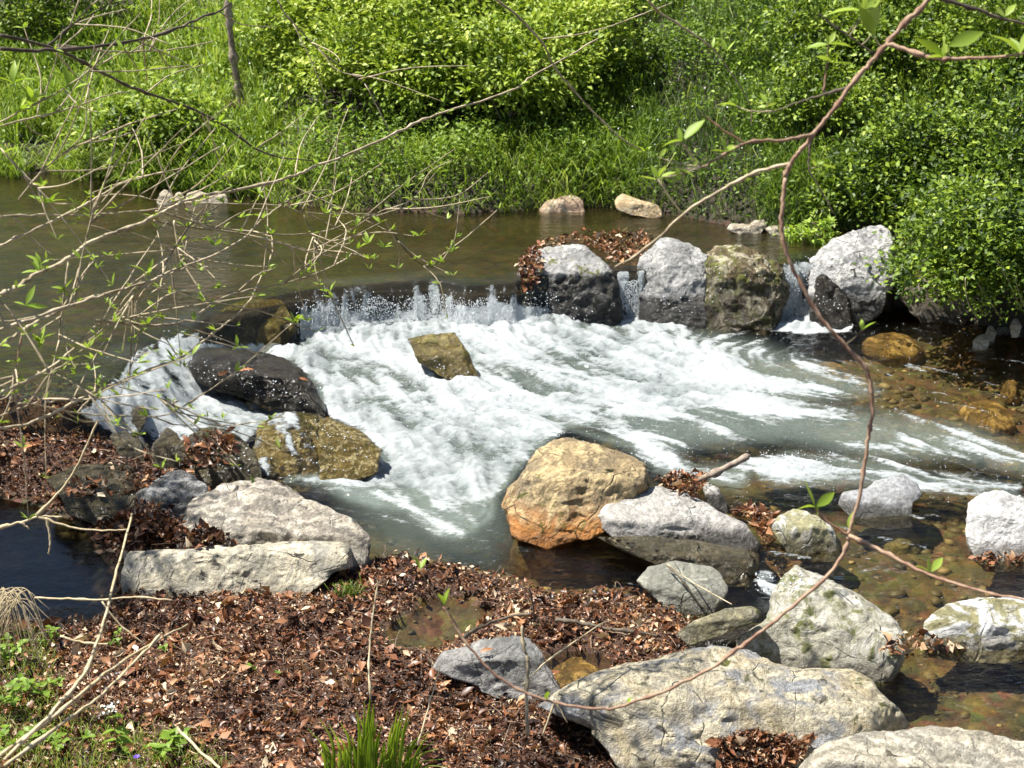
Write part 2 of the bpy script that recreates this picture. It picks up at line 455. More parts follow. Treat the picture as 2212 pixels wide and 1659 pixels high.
M_VIOLET = leaf_mat('violet_petal', [(0, (0.12, 0.05, 0.45)), (1, (0.2, 0.1, 0.6))], 0.2)

# ------------------------------------------------------------------ ground sheet
def spaced(parts):
    out = []
    for a, b_, st in parts:
        out.append(np.arange(a, b_, st))
    return np.concatenate(out + [np.array([parts[-1][1]])])

tx = spaced([(-60, -8, 4), (-8, -3.6, 0.2), (-3.6, 3.8, 0.028), (3.8, 8, 0.2), (8, 60, 4)])
ty = spaced([(-60, 0, 4), (0, 4, 0.4), (4, 9.8, 0.028), (9.8, 14, 0.06), (14, 20, 0.4), (20, 88, 4)])
TX, TY = np.meshgrid(tx, ty)
TZ, TS, _ = terrain(TX, TY)
nx, ny = len(tx), len(ty)
def grid_faces(nx, ny):
    i = np.arange(nx * ny).reshape(ny, nx)
    return np.stack([i[:-1, :-1], i[:-1, 1:], i[1:, 1:], i[1:, :-1]], -1).reshape(-1, 4)
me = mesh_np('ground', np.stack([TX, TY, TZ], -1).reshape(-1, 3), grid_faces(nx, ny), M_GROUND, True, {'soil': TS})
tag(add('ground', me), kind='structure')
print('ground done')

# ------------------------------------------------------------------ rocks
ALL_V, ALL_F, OFF = [], [], [0]      # for ray casts on rocks
def reg(V, F):
    ALL_V.append(V); ALL_F.append(F + OFF[0]); OFF[0] += len(V)

_ico = {}
def ico(level):
    if level not in _ico:
        bm = bmesh.new(); bmesh.ops.create_icosphere(bm, subdivisions=level, radius=1.0)
        V = np.array([v.co[:] for v in bm.verts]); F = np.array([[v.index for v in f.verts] for f in bm.faces])
        bm.free(); _ico[level] = (V, F)
    return _ico[level]

FILM = {}
def rock(name, label, cat, outline, mat, z0=None, ridge=None, m=0.35, D=0.5, bulge=0.10, ext=22, seed=1, level=5, rough=1.0,
         group=None, front=0.35, cuts=5, film=False, tb=None, ubase=None, p=1.0):
    """outline: (u,v) points of the photograph's silhouette; ridge: v of the edge between front face and top (left, right)"""
    O = np.array(outline, float)
    u0, u1, v0, v1 = O[:, 0].min(), O[:, 0].max(), O[:, 1].min(), O[:, 1].max()
    cu, cv = (u0 + u1) / 2, (v0 + v1) / 2
    # base contact
    ub = ubase if ubase is not None else cu
    if z0 is None:
        P = at(ub, v1 - 2)
    else:
        P = on_z(ub, v1 - 2, z0)
    Yb = P[1]; zb = P[2]
    O2 = O.copy()
    low = O2[:, 1] > v1 - 0.30 * (v1 - v0)
    O2[low, 1] += ext * 1.5
    O2[low, 0] = cu + (O2[low, 0] - cu) * 1.04
    # radial function
    V, F = ico(level)
    rng = np.random.RandomState(seed)
    phi = np.arctan2(-V[:, 1], V[:, 0])    # image angle (v down)
    tabn = 720
    tab = np.zeros(tabn)
    for k in range(tabn):
        a = -math.pi + 2 * math.pi * k / tabn
        dx, dy = math.cos(a), math.sin(a)
        best = 0
        for i in range(len(O2)):
            ax, ay = O2[i] - (cu, cv); bx, by = O2[(i + 1) % len(O2)] - (cu, cv)
            ex, ey = bx - ax, by - ay
            den = dx * ey - dy * ex
            if abs(den) < 1e-9: continue
            t = (ax * ey - ay * ex) / den
            s = (ax * dy - ay * dx) / den
            if t > best and -1e-6 <= s <= 1 + 1e-6: best = t
        tab[k] = best
    f = (phi + math.pi) / (2 * math.pi) * tabn
    i0 = np.floor(f).astype(int) % tabn; fr = f - np.floor(f)
    rho = tab[i0] * (1 - fr) + tab[(i0 + 1) % tabn] * fr
    s = np.sqrt(np.clip(V[:, 0] ** 2 + V[:, 1] ** 2, 0, 1))
    c = V[:, 2]                              # >0 towards camera
    s = s ** p
    U = cu + rho * s * np.cos(phi); W = cv + rho * s * np.sin(phi)
    a = (U - 1106) / FP; bb = -(W - 829.5) / FP
    dy = CT + bb * ST; dz = -ST + bb * CT
    if ridge is None: ridge = (v0 + 0.45 * (v1 - v0),) * 2
    rv = ridge[0] + (ridge[1] - ridge[0]) * np.clip((U - u0) / (u1 - u0), 0, 1)
    # front face: Y = Yb + front * z ; top plane from the ridge
    rb = -(rv - 829.5) / FP; rdy = CT + rb * ST; rdz = -ST + rb * CT
    def tfront(dy, dz): return (Yb + front * (HC - zb)) / (dy - front * dz)
    tr = tfront(rdy, rdz)
    hr = HC + rdz * tr; Yr = rdy * tr
    tv = tfront(dy, dz)
    den = m * dy - dz
    th = (HC - hr + m * Yr) / den
    kk = 0.045
    mx = np.maximum(tv, th)
    tsurf = mx + kk * np.log(np.exp((tv - mx) / kk) + np.exp((th - mx) / kk)) - kk * math.log(2) * np.exp(-np.abs(tv - th) / kk)
    size = (u1 - u0) * Yb / FP
    hb = (v1 - v0) * Yb / FP
    B = bulge * min(size, hb) * 1.6
    wf = smooth(0.1, 0.75, (W - cv) / (v1 - cv))
    ce = np.clip(c, 0, 1) ** 0.9 * (1 - wf) + wf * np.clip(c * 12, 0, 1)
    t = np.where(c > 0, tsurf - B * (ce - 0.35), tsurf + B * 0.35 + D * size * (-np.clip(c, -1, 0)) ** 0.9)
    P = np.stack([a * t, dy * t, HC + dz * t], -1)
    cen = P.mean(0)
    Q = P - cen
    # chiselled facets
    r = np.linalg.norm(Q, axis=1)
    for k in range(cuts):
        n = rng.normal(size=3); n[1] -= 0.4; n[2] = abs(n[2]) + 0.1; n /= np.linalg.norm(n)
        d = Q @ n
        lim = d.max() * rng.uniform(0.84, 0.95)
        over = np.clip(d - lim, 0, None)
        Q -= n[None, :] * (over * 0.85)[:, None]
    nr = Q / (np.linalg.norm(Q, axis=1)[:, None] + 1e-9)
    sc = 1.0 / size
    q = P
    sz = min(size, 2.2 * hb)
    n1 = fbm(q[:, 0] * 2.6 * sc, q[:, 1] * 2.6 * sc, q[:, 2] * 3.2 * sc, seed * 7 + 1, 4) - 0.5
    n2 = fbm(q[:, 0] * 14, q[:, 1] * 14, q[:, 2] * 20, seed * 7 + 2, 5)
    n2 = np.abs(n2 - 0.5) * 2
    n3 = fbm(q[:, 0] * 7, q[:, 1] * 7, q[:, 2] * 9, seed * 7 + 4, 3) - 0.5
    n4 = fbm(q[:, 0] * 38, q[:, 1] * 38, q[:, 2] * 50, seed * 7 + 5, 3) - 0.5
    disp = rough * (0.12 * sz * n1 - 0.060 * np.minimum(sz, .6) * n2 + 0.075 * np.minimum(sz, 0.7) * n3 + 0.016 * n4)
    Q = Q + nr * disp[:, None]
    Pw = Q + cen
    base = np.array([cen[0], cen[1], Pw[:, 2].min()])
    me = mesh_np(name, Pw - base, F, mat)
    o = add(name, me, None, base)
    tag(o, label, cat, group)
    reg(Pw, F)
    if film: FILM[o.name] = (Pw, F)
    return o

GREY = dict(base=(0.30, 0.30, 0.29), alt=(0.40, 0.40, 0.39), light=(0.55, 0.54, 0.51))
m_w1 = rock_mat('grey_cap_rock', **GREY, wetz=0.345, wetsoft=0.03, wetcol=0.08, spots=0.15, seed=1, moss=0.25)
m_w2 = rock_mat('grey_weir_rock', **GREY, wetz=0.19, wetsoft=0.03, wetcol=0.10, spots=0.6, light_amt=0.6, seed=2)
m_w3 = rock_mat('brown_weir_rock', (0.14, 0.10, 0.045), (0.07, 0.06, 0.03), (0.50, 0.45, 0.32), light_amt=0.55, wetz=0.27, wetcol=0.35, moss=0.45, spots=0.6, seed=3)
m_w4 = rock_mat('pale_weir_rock', (0.30, 0.30, 0.30), (0.42, 0.42, 0.41), (0.60, 0.59, 0.56), wetz=0.17, wetcol=0.10, spots=0.7, light_amt=0.6, seed=4)
m_black = rock_mat('black_wet_rock', (0.028, 0.024, 0.018), (0.045, 0.038, 0.028), (0.08, 0.07, 0.055), light_amt=0.1, wetz=1.0, wetcol=0.75, spots=0.1, seed=5, bump=0.9)
m_moss = rock_mat('wet_mossy_rock', (0.14, 0.11, 0.035), (0.30, 0.22, 0.07), (0.62, 0.54, 0.30), light_amt=0.55, wetz=1.0, wetcol=0.85, moss=0.35, mosscol=(0.07, 0.06, 0.012), scale=2.6, spots=0.5, seed=6, bump=1.0)
m_olive = rock_mat('olive_wet_rock', (0.22, 0.17, 0.05), (0.15, 0.12, 0.04), (0.36, 0.30, 0.11), light_amt=0.35, wetz=1.0, wetcol=0.8, moss=0.3, mosscol=(0.07, 0.07, 0.012), seed=7)
m_orange = rock_mat('orange_cream_rock', (0.40, 0.30, 0.16), (0.30, 0.24, 0.15), (0.68, 0.52, 0.28), dark=(0.035, 0.03, 0.02), light_amt=0.6, spots=0.55, moss=0.12,
                    rust=0.85, rustz=0.11, rustcol=(0.62, 0.24, 0.04), wetz=0.045, wetcol=0.55, seed=8, bump=0.8)
m_slab = rock_mat('pale_grey_slab', (0.40, 0.38, 0.35), (0.47, 0.45, 0.41), (0.58, 0.56, 0.52), wetz=0.075, wetsoft=0.02, wetcol=0.16, spots=0.2, light_amt=0.5, seed=9)
m_flat = rock_mat('grey_green_flat_stone', (0.24, 0.24, 0.20), (0.33, 0.33, 0.27), (0.42, 0.42, 0.34), wetz=0.05, spots=0.2, light_amt=0.4, seed=10)
m_plate = rock_mat('olive_plate_stone', (0.30, 0.27, 0.16), (0.40, 0.36, 0.22), (0.55, 0.50, 0.35), wetz=-0.1, spots=0.5, strata=0.5, light_amt=0.5, moss=0.25, seed=11)
m_boul = rock_mat('cream_mossy_boulder', (0.38, 0.36, 0.28), (0.46, 0.44, 0.35), (0.60, 0.58, 0.50), wetz=0.05, spots=0.35, light_amt=0.55, moss=0.42, mosscol=(0.075, 0.085, 0.03), seed=12)
m_big = rock_mat('big_cream_grey_rock', (0.40, 0.41, 0.42), (0.62, 0.52, 0.32), (0.78, 0.70, 0.50), dark=(0.13, 0.12, 0.10), wetz=-0.2, spots=0.6, strata=0.28, light_amt=0.65, moss=0.08, seed=13, bump=0.9)
m_big2 = rock_mat('striped_cream_rock', (0.46, 0.43, 0.36), (0.58, 0.53, 0.41), (0.72, 0.66, 0.52), dark=(0.09, 0.075, 0.05), wetz=-0.2, spots=0.45, strata=0.45, light_amt=0.5, seed=14)
m_left = rock_mat('streaked_pale_rock', (0.46, 0.41, 0.34), (0.60, 0.53, 0.42), (0.76, 0.70, 0.58), dark=(0.07, 0.065, 0.06), wetz=0.03, spots=0.55, strata=0.5, light_amt=0.5, seed=15)
m_left2 = rock_mat('mottled_grey_cream_rock', (0.40, 0.38, 0.32), (0.54, 0.49, 0.37), (0.76, 0.68, 0.50), dark=(0.08, 0.075, 0.06), wetz=0.03, spots=0.7, light_amt=0.55, seed=16)
m_yel = rock_mat('yellow_green_rock', (0.34, 0.32, 0.18), (0.44, 0.41, 0.25), (0.66, 0.65, 0.58), wetz=0.05, spots=0.5, moss=0.25, light_amt=0.45, seed=17)
m_white = rock_mat('white_rock', (0.56, 0.55, 0.53), (0.64, 0.63, 0.61), (0.76, 0.75, 0.73), dark=(0.25, 0.24, 0.22), wetz=0.05, spots=0.15, light_amt=0.6, seed=18)
m_greyf = rock_mat('blue_grey_stone', (0.38, 0.39, 0.40), (0.46, 0.47, 0.48), (0.55, 0.56, 0.56), dark=(0.2, 0.2, 0.2), wetz=0.05, spots=0.1, light_amt=0.4, strata=0.25, seed=19)
m_quartz = rock_mat('olive_and_white_rock', (0.26, 0.24, 0.12), (0.34, 0.32, 0.17), (0.72, 0.72, 0.70), dark=(0.03, 0.03, 0.02), wetz=0.04, spots=0.6, light_amt=0.75, scale=0.6, seed=20)
m_sand = rock_mat('sandy_yellow_stone', (0.55, 0.40, 0.22), (0.64, 0.48, 0.28), (0.72, 0.60, 0.40), dark=(0.15, 0.1, 0.06), wetz=0.3, wetcol=0.5, spots=0.15, light_amt=0.5, seed=21)
m_pink = rock_mat('pinkish_tan_stone', (0.46, 0.32, 0.22), (0.58, 0.42, 0.28), (0.66, 0.54, 0.38), wetz=0.3, wetcol=0.5, spots=0.2, light_amt=0.5, seed=22)
m_palest = rock_mat('pale_shore_stone', (0.40, 0.34, 0.25), (0.50, 0.44, 0.33), (0.62, 0.56, 0.44), wetz=-0.5, spots=0.2, seed=23)
m_gold = rock_mat('golden_submerged_stone', (0.34, 0.19, 0.05), (0.15, 0.095, 0.03), (0.55, 0.37, 0.14), dark=(0.08, 0.05, 0.02), wetz=-1.0, spots=0.35, light_amt=0.5, seed=24)
m_olsub = rock_mat('olive_submerged_stone', (0.22, 0.17, 0.05), (0.15, 0.12, 0.04), (0.32, 0.27, 0.10), wetz=-1.0, spots=0.3, light_amt=0.4, seed=25)
m_slate = rock_mat('dark_wet_slab', (0.10, 0.09, 0.055), (0.16, 0.135, 0.08), (0.28, 0.25, 0.17), wetz=1.0, wetcol=0.75, spots=0.4, strata=0.4, light_amt=0.4, seed=26)
m_greyst = rock_mat('streaked_grey_slab', (0.26, 0.26, 0.25), (0.36, 0.36, 0.35), (0.52, 0.52, 0.51), dark=(0.05, 0.05, 0.05), wetz=0.0, spots=0.5, strata=0.8, light_amt=0.4, seed=27)
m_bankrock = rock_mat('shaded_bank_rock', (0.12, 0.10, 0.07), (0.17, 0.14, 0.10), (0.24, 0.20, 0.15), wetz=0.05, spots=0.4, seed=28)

G_W = 'boulders of the small weir'
rock('boulder', 'square boulder with pale grey cap and black wet face, leftmost boulder of the weir', 'boulder',
     [(1114, 620), (1118, 568), (1150, 545), (1185, 533), (1225, 526), (1265, 531), (1318, 572), (1341, 612), (1342, 660), (1325, 690), (1280, 698), (1122, 688)],
     m_w1, z0=0.06, ridge=(582, 598), m=0.30, D=0.55, seed=3, group=G_W, level=6, rough=1.1, p=0.9)
rock('boulder', 'smooth light grey boulder of the weir, between the thin waterfall and the brown boulder', 'boulder',
     [(1375, 610), (1379, 552), (1405, 535), (1427, 516), (1460, 514), (1500, 528), (1529, 548), (1532, 600), (1530, 690), (1385, 692)],
     m_w2, z0=0.05, front=0.6, ridge=(560, 552), m=0.4, D=0.5, seed=5, group=G_W, level=6, rough=1.1, p=0.9)
rock('boulder', 'brown mossy wet boulder of the weir, left of the broad white waterfall', 'boulder',
     [(1518, 610), (1522, 560), (1545, 530), (1600, 526), (1660, 546), (1690, 575), (1700, 620), (1692, 672), (1640, 690), (1535, 690)],
     m_w3, z0=0.05, front=0.5, ridge=(570, 590), m=0.5, D=0.5, bulge=0.2, seed=8, group=G_W, level=6, rough=1.3, p=0.95)
rock('boulder', 'pale jagged boulder at the right end of the weir, under the leafy bush', 'boulder',
     [(1744, 612), (1750, 560), (1775, 535), (1800, 513), (1850, 494), (1915, 484), (1932, 515), (1938, 592), (1908, 640), (1868, 672), (1800, 682), (1755, 678)],
     m_w4, z0=0.04, ridge=(640, 600), m=1.1, D=0.5, seed=9, group=G_W, level=6, rough=1.0, p=0.85)
rock('wet_rock', 'black wet rock behind the thin waterfall between two grey boulders', 'rock',
     [(1325, 620), (1335, 585), (1360, 578), (1390, 588), (1398, 640), (1392, 680), (1330, 682)], m_black, z0=0.05, ridge=(596, 596), m=0.1, D=0.4, seed=12, ext=6, tb=0)
rock('wet_rock', 'black wet rock beside the broad white waterfall, at the foot of the pale jagged boulder', 'rock',
     [(1748, 655), (1756, 605), (1778, 585), (1800, 610), (1838, 645), (1848, 676), (1762, 684)], m_black, z0=0.05, ridge=(600, 600), m=0.1, D=0.4, seed=13)
rock('mossy_rock', 'rounded olive brown rock under thin water at the left end of the drop', 'rock',
     [(430, 712), (455, 680), (500, 655), (560, 640), (605, 645), (630, 678), (648, 712), (605, 728), (560, 744), (500, 735), (440, 725)],
     m_olive, z0=0.06, ridge=(712, 706), m=0.62, bulge=0.05, D=0.6, seed=14, film=True, rough=0.6)
rock('dark_rock', 'long black wet rock with orange oak leaves stuck on it, left of the rapids', 'rock',
     [(398, 775), (414, 748), (480, 744), (520, 752), (580, 764), (625, 780), (660, 800), (690, 838), (706, 872), (700, 890), (620, 876), (520, 850), (432, 826)],
     m_black, ridge=(790, 830), m=0.30, D=0.45, bulge=0.2, seed=15, level=6, ext=10, rough=0.8)
rock('mossy_rock', 'broad mossy rock with yellow patches, just below the long black rock', 'rock',
     [(536, 967), (560, 920), (600, 890), (688, 886), (740, 905), (785, 932), (828, 972), (812, 1000), (772, 1018), (700, 1040), (640, 1040), (580, 1027), (552, 998)],
     m_moss, ridge=(940, 960), m=0.10, front=1.6, D=0.5, bulge=0.10, seed=16, level=6, ext=14, rough=0.7, film=True)
rock('olive_rock', 'angular olive rock standing in the middle of the white rapids', 'rock',
     [(879, 732), (920, 722), (984, 716), (1000, 738), (1014, 762), (1042, 812), (1024, 827), (990, 812), (960, 795), (904, 782)],
     m_olive, ridge=(770, 770), m=0.7, D=0.6, seed=17, ext=14, rough=0.7)
rock('orange_boulder', 'big rounded boulder, cream above and rusty orange at its foot, in the stream', 'boulder',
     [(1086, 1093), (1094, 1055), (1132, 1010), (1164, 968), (1195, 952), (1226, 944), (1288, 950), (1346, 975), (1404, 1012), (1420, 1043), (1385, 1075), (1330, 1110), (1290, 1135),
      (1240, 1150), (1184, 1166), (1110, 1135)], m_orange, z0=0.0, front=0.7, ridge=(1040, 1030), m=0.40, D=0.6, bulge=0.2, seed=18, level=6, rough=0.8, ext=16)
rock('grey_slab', 'low grey slab with a dark wet underside, right against the orange boulder', 'rock',
     [(1286, 1114), (1312, 1084), (1376, 1060), (1425, 1053), (1470, 1063), (1535, 1097), (1610, 1128), (1656, 1166), (1646, 1190), (1600, 1192), (1540, 1180), (1450, 1175), (1350, 1162), (1300, 1145)],
     m_slab, z0=0.0, ridge=(1120, 1150), m=0.16, D=0.6, seed=19, level=6, rough=0.7, ext=20)
rock('dark_slab', 'dark wet olive slab just awash under the low grey slab', 'rock',
     [(1285, 1160), (1420, 1158), (1560, 1178), (1645, 1195), (1645, 1218), (1610, 1245), (1500, 1222), (1350, 1195)], m_slate, z0=0.0, ridge=(1190, 1210), m=0.12, D=0.5, seed=67, rough=0.8)
rock('small_stone', 'small pointed grey stone beside the broken log', 'stone',
     [(1517, 1055), (1527, 1038), (1551, 1054), (1577, 1083), (1568, 1097), (1530, 1080)], m_slab, z0=0.02, m=0.4, seed=20, level=4, ext=10)
rock('flat_stone', 'flat grey-green stone at the edge of the dead leaves with a dark twig across it', 'stone',
     [(1374, 1256), (1399, 1223), (1455, 1212), (1543, 1226), (1560, 1245), (1574, 1268), (1553, 1303), (1519, 1328), (1459, 1301), (1403, 1284)],
     m_flat, z0=0.0, front=0.6, ridge=(1262, 1280), m=0.30, D=0.5, seed=21, rough=0.7)
rock('mossy_boulder', 'cream boulder with a mossy face and a shining wet top, right of the leaning plate', 'boulder',
     [(1668, 1275), (1687, 1236), (1711, 1219), (1767, 1239), (1847, 1280), (1925, 1325), (1953, 1363), (1948, 1412), (1923, 1449), (1887, 1457), (1780, 1446), (1687, 1432), (1607, 1400), (1583, 1380), (1640, 1345), (1662, 1315)],
     m_boul, z0=0.0, front=0.6, ridge=(1340, 1385), m=0.45, D=0.5, bulge=0.16, seed=22, level=6, rough=0.8)
rock('stone_plate', 'thin tilted plate of olive stone leaning over a black gap, against the mossy boulder', 'stone',
     [(1461, 1370), (1495, 1342), (1567, 1314), (1623, 1308), (1657, 1325), (1630, 1345), (1551, 1375), (1490, 1396)],
     m_plate, z0=0.13, ridge=(1355, 1325), m=0.3, D=0.35, seed=23, ext=0, rough=0.5, bulge=0.02)
rock('wet_rock', 'black block standing in for the shadow in the gap under the thin tilted plate', 'rock', [(1485, 1385), (1520, 1362), (1590, 1345), (1650, 1350), (1640, 1400), (1560, 1425), (1500, 1415)], m_black, z0=0.0, seed=66, m=0.1, level=4)  # added black body, paints the shade of the gap below the plate
rock('big_rock', 'biggest rock of the foreground, cream and grey with dark flecks, at the bottom right', 'rock',
     [(1136, 1515), (1204, 1484), (1280, 1456), (1364, 1436), (1427, 1430), (1527, 1404), (1590, 1394), (1625, 1399), (1667, 1423), (1727, 1439), (1839, 1443), (1895, 1475), (1955, 1515), (1968, 1568),
      (1930, 1600), (1840, 1612), (1700, 1640), (1560, 1690), (1450, 1678), (1340, 1625), (1264, 1572), (1190, 1545)],
     m_big, z0=0.02, ridge=(1500, 1545), m=0.22, D=0.5, bulge=0.12, seed=24, level=6, rough=0.9, ubase=1500, front=0.75)
rock('striped_rock', 'low striped cream rock cut off by the bottom right corner', 'rock',
     [(1700, 1665), (1787, 1604), (1870, 1582), (1930, 1577), (2090, 1573), (2215, 1592), (2300, 1640), (2330, 1760), (1900, 1800), (1720, 1740)],
     m_big2, z0=0.0, ridge=(1640, 1680), m=0.10, D=0.5, seed=25, level=6, rough=0.8)
rock('grey_rock', 'half buried grey rock in the dead leaves with a thin stem before it', 'rock',
     [(918, 1430), (960, 1407), (1016, 1392), (1064, 1376), (1120, 1372), (1146, 1380), (1170, 1407), (1220, 1480), (1190, 1500), (1144, 1498), (1048, 1470), (944, 1450)],
     rock_mat('plain_grey_rock', (0.25, 0.25, 0.24), (0.36, 0.35, 0.33), (0.46, 0.45, 0.42), wetz=-0.1, spots=0.3, strata=0.2, seed=31), z0=0.04, ridge=(1430, 1420), m=0.35, D=0.5, seed=26)
rock('yellow_rock', 'low yellow-green rock with a white patch among the dead leaves, before the grey flat stone', 'rock',
     [(1662, 1140), (1679, 1115), (1715, 1101), (1767, 1115), (1800, 1140), (1825, 1164), (1800, 1185), (1759, 1189), (1711, 1178)], m_yel, z0=0.0, m=0.3, seed=27, rough=0.8)
rock('flat_stone', 'flat pale blue-grey stone in the water left of the white rock', 'stone',
     [(1803, 1078), (1823, 1061), (1871, 1055), (1890, 1040), (1951, 1022), (1983, 1045), (1993, 1072), (1971, 1086), (1972, 1110), (1903, 1114), (1847, 1102)],
     m_greyf, z0=0.0, ridge=(1085, 1092), m=0.30, D=0.5, seed=28, rough=0.5)
rock('white_rock', 'blocky white rock in the water at the right edge', 'rock',
     [(2086, 1143), (2090, 1085), (2127, 1063), (2167, 1060), (2215, 1075), (2270, 1100), (2290, 1150), (2270, 1200), (2212, 1204), (2130, 1200), (2104, 1172)],
     m_white, z0=0.0, front=0.7, ridge=(1110, 1130), m=0.45, D=0.5, seed=29, rough=0.8, level=6)
rock('quartz_rock', 'olive rock with a bold white quartz patch at the right edge, below the white rock', 'rock',
     [(1988, 1335), (2039, 1303), (2127, 1286), (2212, 1290), (2290, 1300), (2320, 1350), (2290, 1395), (2180, 1400), (2080, 1398), (1999, 1388)],
     m_quartz, z0=0.0, front=0.7, ridge=(1345, 1350), m=0.3, D=0.5, seed=30, level=6)
rock('pale_rock', 'long streaked pale rock, back half of the left ledge', 'rock',
     [(372, 1130), (390, 1096), (424, 1071), (480, 1043), (560, 1032), (620, 1046), (688, 1082), (760, 1122), (797, 1157), (800, 1205), (760, 1232), (560, 1240), (420, 1225), (378, 1170)],
     m_left, z0=0.0, ridge=(1140, 1160), m=0.22, D=0.45, seed=31, level=6, rough=0.8)
rock('mottled_rock', 'long mottled cream rock bordering the leaf litter, front half of the left ledge', 'rock',
     [(258, 1222), (275, 1190), (400, 1186), (520, 1172), (640, 1168), (740, 1172), (794, 1195), (794, 1215), (720, 1235), (640, 1268), (520, 1282), (360, 1279), (266, 1270)],
     m_left2, z0=0.02, front=0.8, ridge=(1205, 1190), m=0.15, D=0.4, seed=32, level=6, rough=0.9)
rock('streaked_slab', 'grey slab with white streaks between the dark pointed stone and the long pale rock', 'rock',
     [(286, 1064), (330, 1045), (352, 1018), (400, 1016), (450, 1048), (442, 1078), (400, 1098), (360, 1104), (310, 1088)], m_greyst, z0=0.08, m=0.2, seed=33, ridge=(1070, 1075))
rock('dark_slab', 'dark wet slab lying flat under the fallen leaves at the left', 'rock',
     [(100, 1034), (160, 1004), (280, 998), (322, 1030), (292, 1062), (302, 1100), (220, 1108), (150, 1078)], m_slate, z0=0.08, m=0.05, seed=34, ridge=(1075, 1085), rough=0.5)
rock('pointed_stone', 'small dark pointed stone beside the left chute', 'stone',
     [(326, 960), (345, 935), (362, 924), (384, 934), (414, 968), (402, 994), (340, 1010)], m_slate, z0=0.10, m=0.6, seed=35, level=4, ridge=(960, 960))
rock('wet_rock', 'low brown wet rock with trickling water, left of the broad mossy rock', 'rock',
     [(400, 938), (470, 925), (525, 945), (560, 990), (572, 1030), (500, 1044), (430, 1014)], m_slate, z0=0.06, m=0.2, seed=36, ridge=(985, 1000), rough=0.7)
rock('wet_rock', 'dark wet rock in the shallow water left of the chute, next to the leaf bank', 'rock',
     [(112, 872), (140, 836), (200, 825), (240, 850), (222, 884), (150, 897)], m_slate, z0=0.20, m=0.15, seed=37, level=4)
rock('wet_rock', 'low dark rock breaking the foam of the left chute near the pointed stone', 'rock',
     [(205, 890), (240, 876), (300, 872), (330, 885), (300, 900), (230, 904)], m_slate, z0=0.16, m=0.1, seed=39, level=4)
rock('wet_rock', 'narrow dark wet rock between the leaf bank and the pointed stone', 'rock',
     [(236, 940), (270, 928), (300, 950), (318, 985), (290, 1000), (252, 978)], m_slate, z0=0.12, m=0.2, seed=40, level=4)
# far shore
G_S = 'stones along the far shore'
rock('shore_stone', 'rounded pinkish tan stone at the far waterline', 'stone', [(1150, 454), (1184, 432), (1215, 424), (1240, 421), (1258, 432), (1266, 456), (1200, 460)], m_pink, z0=UP, seed=41, level=4, group=G_S, ext=6, m=0.6)
rock('shore_slab', 'jagged bright yellow slab lying tilted at the far waterline', 'stone',
     [(1326, 436), (1332, 420), (1344, 417), (1376, 430), (1400, 436), (1424, 444), (1434, 464), (1414, 470), (1370, 464), (1334, 454)], m_sand, z0=UP + 0.005, seed=42, level=4, group=G_S, ext=2, rough=0.5, m=0.5)
rock('shore_stone', 'low cream stone at the far shore, left of the bright green herb', 'stone', [(1566, 495), (1580, 482), (1620, 484), (1630, 500), (1610, 506)], m_palest, z0=UP, seed=43, level=4, group=G_S, ext=4, m=0.5)
rock('shore_stone', 'pointed cream stone at the far shore behind the brown weir boulder', 'stone', [(1612, 490), (1630, 474), (1650, 472), (1656, 486), (1640, 504), (1624, 505)], m_palest, z0=UP, seed=44, level=4, group=G_S, ext=4, m=0.8)
rock('shore_stone', 'flat pale stone touching the left side of the bright green herb', 'stone', [(1650, 492), (1680, 484), (1712, 492), (1712, 508), (1670, 508)], m_palest, z0=UP, seed=45, level=4, group=G_S, ext=4, m=0.5)
far_lbl = ['leftmost of the four pale stones on the far left shore', 'second pale stone from the left on the far left shore',
           'third pale stone from the left on the far left shore, the longest', 'rightmost of the four pale stones on the far left shore, with a dark hole']
for i, (a, b_) in enumerate([(338, 376), (372, 400), (398, 452), (448, 492)]):
    rock('shore_stone', far_lbl[i], 'stone', [(a, 434), (a + 6, 418), ((a + b_) / 2, 409 + 3 * (i % 2)), (b_ - 4, 418), (b_, 434), ((a + b_) / 2, 443)], m_palest, z0=UP, seed=50 + i, level=4, group='pale stones on the far left shore', ext=4, m=0.6)
rb = [((2100, 752), (2137, 722), 'cream pebble standing in the shallows at the right bank'), ((2128, 735), (2152, 702), 'small tan stone just behind the cream pebble at the right bank'),
      ((2181, 724), (2206, 686), 'upright pale stone on the right bank under the hanging vines'), ((2145, 722), (2182, 704), 'flat brown stone between the tan stone and the upright pale stone')]
for i, ((a, y1), (b_, y0), lb) in enumerate(rb):
    rock('bank_stone', lb, 'stone', [(a, (y0 + y1) / 2), (a + (b_ - a) * .3, y0 + 3), (a + (b_ - a) * .7, y0), (b_, (y0 + y1) / 2), (b_ - 4, y1 - 2), (a + 5, y1)], m_palest if i != 3 else m_flat,
         z0=0.01 + (0.06 if i == 2 else 0), seed=60 + i, level=4, group='stones on the right bank', ext=4, m=0.6)
rock('bank_rock', 'dark rock wall in full shade under the hanging bush at the right bank', 'rock',
     [(1930, 640), (1950, 600), (2010, 585), (2100, 580), (2220, 590), (2300, 620), (2300, 690), (2100, 676), (1990, 668)], m_bankrock, z0=0.02, seed=65, m=0.3, ridge=(600, 600), D=0.4)
